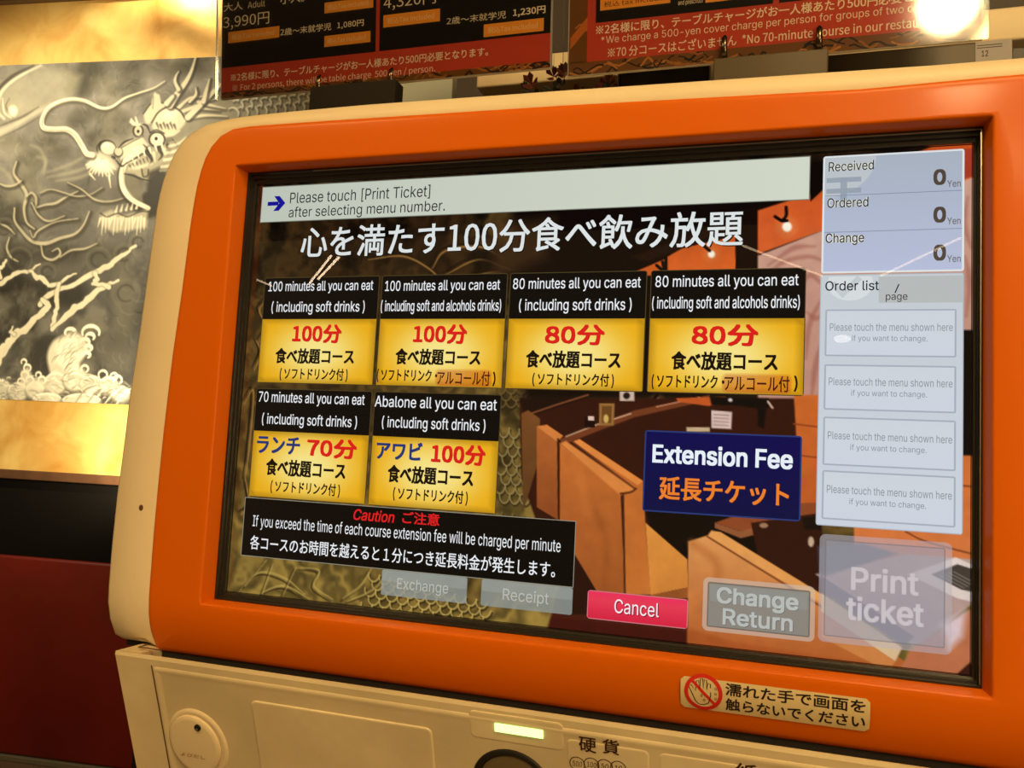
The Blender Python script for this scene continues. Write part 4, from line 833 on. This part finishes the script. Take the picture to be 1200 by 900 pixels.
# lightning
LT = (216, 210, 184)
def jag(q, wd):
    Q, Wd = [], []; ww = np.interp(np.linspace(0, 1, len(q)), np.linspace(0, 1, len(wd)), wd)
    for i in range(len(q)-1):
        for t in (0, .33, .66): Q.append((q[i][0]+(q[i+1][0]-q[i][0])*t+rb.uniform(-1.3, 1.3)*(t > 0), q[i][1]+(q[i+1][1]-q[i][1])*t+rb.uniform(-1.3, 1.3)*(t > 0))); Wd.append((ww[i]+(ww[i+1]-ww[i])*t)*rb.uniform(.7, 1.12))
    return Q+[q[-1]], Wd+[wd[-1]]
def bolt(q, wd):
    q, wd = jag(q, wd); S(q, [x+1.5 for x in wd], (100, 97, 84), .6, 3, smooth=False); S(q, wd, LT, 1, 1.2, smooth=False)
bolt([(-20, 342), (0, 334), (9, 332), (18, 326), (30, 320), (40, 319), (52, 311)], [9, 8, 5, 4, 1.5]); bolt([(12, 307), (9, 313), (3, 317), (6, 327)], [3, 4, 4]); 
bolt([(40, 319), (46, 325), (55, 328), (62, 336), (74, 334), (84, 326), (94, 322)], [3, 6, 5, 4, 1.5])
bolt([(163, 290), (150, 300), (140, 306), (131, 314), (117, 320), (98, 331), (84, 338), (70, 343), (58, 350), (52, 358)], [3, 5, 6, 6, 7, 6])
bolt([(54, 352), (62, 360), (54, 368), (44, 376), (34, 388), (22, 394), (14, 406), (4, 418), (-8, 436)], [5, 7, 7, 9, 11, 15]); bolt([(22, 393), (17, 390), (20, 384)], [4, 2])
bolt([(74, 334), (71, 350), (72, 362), (68, 374), (66, 386)], [5, 5, 6, 4]); bolt([(66, 387), (80, 374), (92, 362), (104, 356), (116, 344), (130, 336), (143, 330)], [4, 8, 7, 6, 3])
bolt([(116, 322), (119, 329), (113, 334), (124, 334), (132, 338)], [5, 5, 4, 5])
# waves
WH = (240, 236, 212)
FI([(66, 448), (60, 420), (66, 402), (78, 394), (92, 390), (104, 398), (108, 412), (98, 428), (106, 440), (96, 456)], (206, 201, 178), 1, 4, smooth=True)
for x, y, rx, ry in [(78, 408, 9, 8), (88, 402, 8, 6), (80, 422, 9, 8), (94, 416, 7, 7), (88, 432, 9, 7)]: E(x, y, rx, ry, WH, .8, 5)
for cx_, cy_, r_, a0, a1_ in [(87, 391, 6, 2.6, 7.6), (111, 391, 10, 2.8, 6.6), (104, 402, 5, 3.2, 7.4), (108, 409, 4, 3.2, 7.4), (106, 417, 4, 3, 7.4), (110, 396, 5, 3.2, 7)]:
    S([(cx_+r_*math.cos(t), cy_+r_*.8*math.sin(t)) for t in np.linspace(a0, a1_, 10)], [2, 4.4, 2], WH, 1, 1.3)
for x, y, rx, ry in [(6, 458, 14, 14), (26, 460, 13, 12), (46, 458, 12, 11), (70, 450, 14, 14), (92, 448, 14, 12), (112, 452, 15, 12), (132, 452, 12, 11), (146, 462, 12, 10), (60, 468, 18, 8), (100, 470, 24, 9)]:
    E(x, y+2, rx, ry, (120, 117, 102), .8, 3); E(x, y, rx-1.5, ry-1.5, (202, 198, 176), .95, 3); S([(x+(rx-2)*math.cos(t), y+(ry-2)*math.sin(t)) for t in np.linspace(3.3, 6.1, 8)], [1, 3, 1], WH, .95, 1.8)
for k in range(9): S([(92+7*k, 474), (104+7*k, 458+(k % 3)), (118+7*k, 452+(k % 3)*2)], [1, 2, 1], WH if k % 2 else (120, 117, 102), .8, 1.4)
for k in range(150):      # brushed foam lines
    x, y = rb.uniform(0, 150), rb.uniform(446, 472); t0 = rb.uniform(3.2, 5); r = rb.uniform(3, 9); S([(x+r*math.cos(t), y+r*.8*math.sin(t)) for t in (t0, t0+.4, t0+.8, t0+1.2)], [.6, 1.3, .6], rb.choice([(150, 147, 130), (120, 117, 102), WH]), .7, 1.2)
for k in range(46):
    x, y = rb.uniform(64, 104), rb.uniform(396, 446); S([(x, y), (x+3, y-5), (x+8, y-8)], [.6, 1.4, .6], rb.choice([(150, 147, 130), (128, 124, 108), WH]), .65, 1.2)
for cx_, cy_, r_ in [(33, 425, 3), (37, 432, 4), (34, 440, 4), (40, 446, 4), (50, 440, 3), (54, 446, 4), (30, 448, 4), (125, 440, 5), (138, 442, 4), (104, 433, 4), (142, 446, 5)]: S([(cx_+r_*math.cos(t), cy_+r_*math.sin(t)) for t in np.linspace(2.6, 7.4, 9)], [1.5, 2.6, 1.5], WH, .95, 1.2)
FI([(28, 456), (30, 436), (38, 430), (44, 444), (56, 444), (60, 458)], (222, 217, 194), .8, 4)
cv.I = np.clip(cv.I*(.93+.14*a3)[..., None], 0, 255)
def mplace(i, j):
    u = ML+i*cell; z = MT-(MT-MB)*j/(MHc-1); return W0+u[..., None]*WD+WN*.0225+np.stack([0*u, 0*u, z-W0[2]], -1)
cv.mesh('painting', M_PAINT, mplace, mural, label='grey ink dragon with lightning, clouds and foaming waves')

# lamps on the picture
def spot(name, loc, target, power, ang, size=.04, col=(1, .84, .56)):
    l = bpy.data.lights.new(name, 'SPOT'); l.energy = power; l.spot_size = math.radians(ang); l.spot_blend = .8; l.shadow_soft_size = size; l.color = col
    o = bpy.data.objects.new(name, l); C.objects.link(o); o.location = loc; o.rotation_euler = (Vector(target)-Vector(loc)).to_track_quat('-Z', 'Y').to_euler()
def wv(px_, py_, o): u, z = wall(px_, py_); p = WP(u, o, z); return (p[0], p[1], p[2]+ZB)
top = wv(205, -40, .24); spot('picture_light', top, wv(195, 40, 0), 210, 130)
low_ = wv(232, 560, .24); spot('picture_light', low_, wv(168, 490, 0), 60, 140)
big = wv(60, 0, 1.5); spot('picture_light', (big[0], big[1], 3.0), wv(60, 300, 0), 190, 75)
for nm, p, q, lab in (('picture_lamp', top, -1, 'small black downlight above the dragon picture'), ('picture_lamp', low_, 1, 'small black uplight standing below the dragon picture')):
    e = empty(nm, (p[0], p[1], p[2]), label=lab, category='lamp')
    zc_ = p[2]-ZB; R_ = [[(p[0]+r*math.cos(t), p[1]+r*math.sin(t), zc_-q*d) for t in np.linspace(0, 2*math.pi, 20, endpoint=False)] for r, d in ((.030, .04), (.034, .045), (.038, .10), (.034, .14), (.012, .145))]
    V, F = loft(R_, cap1=True); mesh('lamp_shade', V, F, BLACKP, e, smooth=40)
    far = 1.97 if q < 0 else -1.10
    V, F = box(p[0]-.008, p[0]+.008, p[1]-.008, p[1]+.008, min(far, zc_-q*.14), max(far, zc_-q*.14)); mesh('lamp_rod', V, F, BLACKP, e)

# ================================================================== THINGS BEHIND THE MACHINE
PX = at(373, 118, .62)[0]
V, F = box(PX, 4.0, .62, .70, -1.12, 1.96); mesh('wall_right', V, F, mat('dark_brown_wall', (.030, .016, .010), .5, var=.5, vscale=9), kind='structure')
def xz(px_, py_, y): return at(px_, py_, y)
yb = .44; a = xz(560, 62, yb); b = xz(1180, 8, yb); c = xz(1180, 47, yb)
V, F = box(a[0], 1.3, yb, .62, c[1], b[1], .003); beam = mesh('ledge', V, F, BEIGE, label='beige ledge on the dark wall behind the menu signs', category='shelf', smooth=30)
# mirror glass pane leaning behind the left sign
yb = .30; a = xz(470, 60, yb); b = xz(533, 60, yb)
pane = mesh('mirror', *box(a[0], b[0], yb, yb+.012, .353, a[1], .001), mat('grey_blue_mirror', (.20, .23, .22), .35, metal=.2), label='narrow grey-blue mirror standing behind the left menu sign', category='mirror')
# black box behind the right sign
yb = .22; a = xz(727, 60, yb); b = xz(832, 60, yb); t_ = xz(780, 77, yb)
dev = empty('black_box', ((a[0]+b[0])/2, yb+.05, ZB+.347), label='black box with grey edges behind the gap under the right menu sign', category='box')
mesh('box_body', *box(a[0], b[0], yb, yb+.10, .350, t_[1]+.03, .002), BLACKP, dev, smooth=30)
for x in (a[0]-.0012, b[0]): mesh('edge_strip', *box(x, x+.0012, yb-.001, yb+.10, .350, t_[1]+.03), STEEL, dev)
# dark grey case with paper label at the far right
yb = .20; a = xz(966, 60, yb); b = xz(1187, 60, yb); t_ = xz(1100, 52, yb); t2 = xz(1165, 46, yb)
case = empty('grey_case', ((a[0]+b[0])/2, yb+.08, ZB+.347), label='dark grey case with a white paper label behind the right menu sign', category='case')
mesh('case_body', *box(a[0], b[0], yb, yb+.14, .349, t2[1], .003), mat('dark_grey_metal', (.085, .070, .055), .5), case, smooth=30)
mesh('case_foot', *box(b[0]+.0005, b[0]+.05, yb+.01, yb+.12, .349, t2[1]-.003, .002), BLACKP, case)
A = Art(lambda u, v, k: (u, yb-.0004-.0001*k, v)); l0 = xz(1143, 50, yb); l1 = xz(1186, 66, yb)
A.rect(l0[0], l1[1]-.012, l1[0], t2[1]-.001, (150, 146, 150), layer=1)
A.text('12', xz(1150, 63, yb)[0], xz(1158, 63, yb)[0], xz(1154, 63, yb)[1], .005, (40, 36, 40), layer=2, up=1, bold=.02)
for k in range(2): A.line([(l0[0]+.001, t2[1]-.0045-.002*k), (l0[0]+.019, t2[1]-.0045-.002*k)], .0008, (70, 66, 70), layer=2)
A.build('paper_label', M_PRINT, case, label='small white paper label with dark print')
# dark red flowers in the gap
fl = empty('flower_arrangement', (xz(682, 92, .34)[0], .34, ZB+.347), label='dark red flowers in the shade between the two menu signs', category='flowers')
rr2 = random.Random(4); RED = mat('dark_red_petal', (.085, .012, .008), .6); LEAF = mat('dull_green_leaf', (.035, .035, .02), .6)
x0_, x1_ = xz(620, 95, .34)[0], xz(722, 90, .34)[0]
for k in range(44):
    x = rr2.uniform(x0_, x1_); z = rr2.uniform(.47, .525); y = .34+rr2.uniform(-.03, .03); r = rr2.uniform(.005, .008)
    V, F = [], []
    for p in range(6):
        t = p/6*2*math.pi+rr2.random(); n = len(V); V += [(x, y, z), (x+r*math.cos(t-.45), y-.006, z+r*math.sin(t-.45)), (x+r*1.25*math.cos(t), y-.009-.003*rr2.random(), z+r*1.25*math.sin(t)), (x+r*math.cos(t+.45), y-.006, z+r*math.sin(t+.45))]; F.append((n, n+1, n+2, n+3))
    mesh('blossom' if k % 3 else 'leaf', V, F, RED if k % 3 else LEAF, fl)
mesh('flower_pot', *box(x0_, x1_, .32, .37, .349, .47, .008), DARK, fl, smooth=30)

# ================================================================== MENU SIGNS ON THE MACHINE
SL = .105; YB0 = .10; ZS = .415
BN = np.array([0, 1, SL])
def ysg(z): return YB0-SL*(z-ZS)
def sg(px_, py_): p = hit(px_, py_, (0, YB0, ZS), BN); return p[0], p[2]
def psg(u, v, k): return (u, ysg(v)-.0016-.00009*k, v)
CREAM = (255, 238, 204); INKB = (14, 10, 9); REDB = (204, 70, 48); ORB = (255, 166, 60)
def quad(A, p, col, layer):   # p: four measured corners -> upright rectangle
    q = [sg(*a) for a in p]; x0 = (q[0][0]+q[3][0])/2; x1 = (q[1][0]+q[2][0])/2; z1 = (q[0][1]+q[1][1])/2; z0 = (q[2][1]+q[3][1])/2
    A.rect(x0, z0, x1, z1, col, layer=layer); return x0, z0, x1, z1
def ts(A, t, xl, a0, a1, xr, b0, b1, col=CREAM, layer=4, **k):
    p, q, r, s = sg(xl, a0), sg(xl, a1), sg(xr, b0), sg(xr, b1)
    A.text(t, (p[0]+q[0])/2, (r[0]+s[0])/2, (p[1]+q[1]+r[1]+s[1])/4, (p[1]-q[1]+r[1]-s[1])/2, col, layer=layer, up=1, **k)
def margin_print(A, x0, z0, x1, z1, seed, layer=1):
    """printed gold-brown swirl picture round the edge of the sheet"""
    r = random.Random(seed); A.rect(x0, z0, x1, z1, (120, 74, 30), layer=layer)
    for k in range(int((x1-x0)/.006)):
        x = r.uniform(x0, x1-.004); l = r.uniform(.006, .03); z = r.uniform(z0, z1); c = r.choice([(196, 126, 52), (44, 26, 14), (160, 100, 42), (30, 18, 10)])
        pts = [(min(x+l*t, x1-.0005), min(max(z+.003*math.sin(t*5+k), z0+.0006), z1-.0006)) for t in np.linspace(0, 1, 6)]; A.line(pts, r.uniform(.0008, .0018), c, layer=layer+.4+.01*(k % 20))
def stand(name, x0, x1, z0, z1, clips, base, bmat, label, art, grp):
    e = empty(name, ((x0+x1)/2, YB0, ZB+z0), label=label, category='sign', group=grp) if grp else empty(name, ((x0+x1)/2, YB0, ZB+z0), label=label, category='sign')
    def lean(v): return [(x, y+ysg(z)-YB0, z) for x, y, z in v]
    v, f = box(x0-.001, x1+.001, YB0-.0012, YB0+.0012, z0, z1); mesh('backing_sheet', lean(v), f, mat('white_card', (.55, .5, .42), .7), e)
    art(e)
    v, f = box(x0-.004, x1+.004, YB0-.0052, YB0-.0032, z0-.0012, z1+.002); mesh('acrylic_cover', lean(v), f, M_ACRYL, e)
    v, f = box(base[0], base[1], YB0-.012, YB0+(.004 if base[0] < .1 else .012), .348, base[2], .0012); mesh('base_block', v, f, bmat, e, smooth=30)
    for (cxp, ct, cb) in clips:      # bent metal prong hooked over the lower edge
        x, zt2 = sg(cxp, ct); zb2 = sg(cxp, cb)[1]
        path = [(YB0+.004, base[2]-.001), (YB0-.004, zb2-.001), (YB0-.0085, zb2+.002), (YB0-.0095, (zt2+zb2)/2), (YB0-.0085, zt2-.003), (YB0-.0062, zt2)]
        R_ = []
        for i, (y, z) in enumerate(path):
            r = (.0022, .0024, .0024, .0021, .0020, .0006)[i]; R_.append([(x+r*math.cos(t), y+.5*r*math.sin(t), z+.5*r*math.sin(t)) for t in np.linspace(0, 2*math.pi, 10, endpoint=False)])
        V, F = loft(R_, cap0=True, cap1=True); mesh('clip', V, F, METAL, e, smooth=60)
    return e
# left sign
bx0 = sg(261.5, 60)[0]; bx1 = sg(646, 30)[0]; bz0 = (sg(262, 116)[1]+sg(645, 82)[1])/2; rz0 = (sg(262, 110)[1]+sg(645, 72)[1])/2; rz1 = (sg(262, 78)[1]+sg(647, 43)[1])/2; HT = .205
def art1(e):
    A = Art(psg); margin_print(A, bx0, bz0+.0005, bx1, rz0+.001, 3); A.rect(bx0, rz0, bx1, rz1, REDB, layer=2); A.rect(bx0, rz1, bx1, bz0+HT, INKB, layer=2)
    d0, d1 = sg(441.8, 30)[0], sg(446, 30)[0]; A.rect(d0, rz1, d1, bz0+HT, REDB, layer=3)
    for p in ([(269, 38.5), (329, 32), (328.7, 46), (269, 51)], [(381.6, 4), (438.7, -2), (438.7, 10.3), (381.6, 17)], [(381.6, 43), (435.6, 38), (435, 51), (381.3, 56)], [(450.4, 18.7), (516.8, 12), (516.5, 26.7), (450.4, 33.3)], [(567.8, 30), (638, 22.5), (638, 37.5), (567.8, 45)]):
        x0, z0, x1, z1 = quad(A, p, ORB, 4); A.text('税込Tax Included', x0+(x1-x0)*.07, x0+(x1-x0)*.90, (z0+z1)/2, (z1-z0)*.5, (255, 212, 140), layer=5, up=1, bold=.01)
    ts(A, '大人', 264, 5, 14.5, 286, 3, 13, bold=.01); ts(A, 'Adult', 292, 3.5, 11, 312, 1.5, 9); ts(A, '3,990円', 263, 21, 37, 317, 15, 31, bold=.004)
    ts(A, '小人。', 330, -6, 7, 358, -9, 3, bold=.01); ts(A, '2歳～末就学児', 330, 34.5, 43, 389.5, 28, 37, bold=.01); ts(A, '1,080円', 396.5, 27.5, 36, 427.5, 24, 32.5, bold=.012)
    ts(A, '4,320円', 450.7, -3, 14, 512, -9, 8, bold=.004); ts(A, '2歳～末就学児', 524.5, 21.5, 30.5, 594, 14, 23, bold=.004); ts(A, '1,230円', 602, 12, 22, 640, 8, 18, bold=.022)
    ts(A, '※2名様に限り、テーブルチャージがお一人様あたり500円必要となります。', 272, 85.5, 95.5, 573, 58, 68.5, bold=.012); ts(A, '※ For 2 persons, there will be table charge  500 yen / person.', 274, 97.5, 107.5, 511, 80, 90, bold=.0)
    A.build('menu_sheet', M_SHEET, e, label='black and red printed price sheet')
b0 = sg(372, 108); b1 = sg(471, 100)
stand('menu_sign', bx0, bx1, bz0, bz0+HT, [(379, 90, 111), (463, 82, 104)], (b0[0], b1[0], bz0-.0015), mat('matt_black_block', (.010, .008, .006), .7, spec=.15), 'left clear menu sign with black price sheet standing on a black block', art1, 'acrylic menu signs on top of the machine')
# right sign
cx0_ = sg(668, 30)[0]; cx1_ = sg(1150, 15)[0]; cz0 = (sg(689, 90)[1]+sg(1148, 46)[1])/2; qz0 = (sg(689, 73.5)[1]+sg(1100, 35)[1])/2; qx0 = sg(689, 30)[0]
def art2(e):
    A = Art(psg); margin_print(A, cx0_, cz0+.0005, cx1_, qz0+.001, 8); margin_print(A, cx0_, qz0, qx0, cz0+HT, 9); A.poly([(cx0_+.001, cz0+.03), (qx0, cz0+.045), (qx0, cz0+.036), (cx0_+.001, cz0+.021)], (206, 112, 44), layer=2)
    A.rect(qx0, qz0, cx1_, cz0+HT, REDB, layer=2)
    k1 = (sg(699, 29)[1]+sg(906, 5)[1])/2; A.rect(sg(699, 10)[0], k1, sg(906, 3)[0], cz0+HT-.01, INKB, layer=3); A.rect(sg(913, 3)[0], k1, cx1_-.008, cz0+HT-.01, INKB, layer=3)
    for p in ([(704, 0), (786, -8), (786, 6), (704, 13)], [(827, -7), (896, -14), (896, -3), (827, 5)]):
        x0, z0, x1, z1 = quad(A, p, ORB, 4); A.text('税込 tax included', x0+.003, x1-.002, (z0+z1)/2, (z1-z0)*.5, INKB, layer=5, up=1)
    ts(A, 'and preschool', 795, 2, 9, 824, -1, 6)
    ts(A, '※2名様に限り、テーブルチャージがお一人様あたり500円必要となります。', 699, 30.5, 43, 1135, -16, -3, bold=.014)
    ts(A, '*We charge a 500-yen cover charge per person for groups of two or more.', 705, 43.5, 55, 1112, 2, 14, bold=.004); ts(A, '※70 分コースはございません  *No 70-minute course in our restaurant', 713, 55, 68.5, 1103, 20, 33, bold=.008)
    A.build('menu_sheet', M_SHEET, e, label='dark red printed price sheet')
b0 = sg(838, 75); b1 = sg(970, 62)
stand('menu_sign', cx0_, cx1_, cz0, cz0+HT, [(850, 45, 72), (960, 34, 62)], (b0[0], b1[0], cz0-.0015), mat('smoky_acrylic', (.06, .042, .02), .5, spec=.3), 'right clear menu sign with dark red price sheet on a smoky clear block', art2, 'acrylic menu signs on top of the machine')

# ================================================================== LAMPS OF THE ROOM BEHIND THE CAMERA (seen as reflections)
def mirrored(px_, py_, yplane, n, dist):
    n = np.array(n, float); n /= np.linalg.norm(n); p = hit(px_, py_, yplane, n); d = ray(px_, py_); d = d/np.linalg.norm(d); r = d-2*(d@n)*n; return p+r*dist
TUBE = mat('lamp_tube', (1, .8, .6), .5, emis=(1, .74, .48), es=14); TUBE2 = mat('dim_lamp_tube', (1, .8, .6), .5, emis=(1, .70, .42), es=6)
def tube(p, q, r, mt, label):
    p, q = np.array(p), np.array(q); d = (q-p)/np.linalg.norm(q-p); s = np.cross(d, [0, 0, 1]); s /= np.linalg.norm(s); t2 = np.cross(d, s)
    R_ = [[tuple(c_+r*(s*math.cos(t)+t2*math.sin(t))) for t in np.linspace(0, 2*math.pi, 8, endpoint=False)] for c_ in (p, q)]
    V, F = loft(R_, cap0=True, cap1=True); mesh('tube_lamp', V, F, mt, label=label, category='lamp', group='thin tube lamps of the room, mirrored in the screen')
for (a, b, mt, lb) in [((363, 331.7), (387.7, 300), TUBE, 'tube lamp mirrored as the left streak of the pair under the headline'), ((373, 326.7), (396.7, 301.7), TUBE, 'tube lamp mirrored as the right streak of the pair under the headline'), ((295, 325), (318, 335), TUBE2, 'dim tube lamp mirrored at the left end of the screen'),
                   ((871, 288), (963, 323), TUBE2, 'dim tube lamp mirrored at the right end of the headline'), ((1033, 323), (1125, 279), TUBE2, 'dim tube lamp mirrored across the bottom zero of the pale blue panel')]:
    P_ = []
    for q in (a, b):
        d1 = mirrored(*q, (0, -.002, 0), (0, 1, 0), 1.0); d0 = mirrored(*q, (0, -.002, 0), (0, 1, 0), 0.0); s_ = (1.2-d0[2])/(d1[2]-d0[2]); P_.append(d0+(d1-d0)*s_)
    tube(P_[0], P_[1], .0075 if mt is TUBE else .006, mt, lb)
def bulb(p, r, mt, label, sq=1):
    bm = bmesh.new(); bmesh.ops.create_uvsphere(bm, u_segments=20, v_segments=12, radius=r); V = [(v.co.x+p[0], v.co.y+p[1], v.co.z*sq+p[2]) for v in bm.verts]; bm.verts.index_update(); F = [tuple(v.index for v in f.verts) for f in bm.faces]; bm.free()
    mesh('globe_lamp', V, F, mt, smooth='all', label=label, category='lamp')
bulb(mirrored(1110, 6, (0, YB0, ZS), BN, 1.05), .043, mat('bright_globe', (1, .8, .5), .5, emis=(1, .74, .36), es=150), 'bright warm globe lamp mirrored in the right menu sign')
bulb(mirrored(987, 397, (0, -.002, 0), (0, 1, 0), 3.2), .034, mat('soft_globe', (1, .9, .7), .5, emis=(1, .9, .75), es=5), 'small round lamp mirrored in the order list of the screen', .45)
bulb(mirrored(1185, 190, (0, -.02, 0), (0, 1, 0), 1.6), .05, mat('warm_globe', (1, .8, .5), .5, emis=(1, .7, .3), es=40), 'warm globe lamp mirrored in the right edge of the orange panel')

finish_lettering()
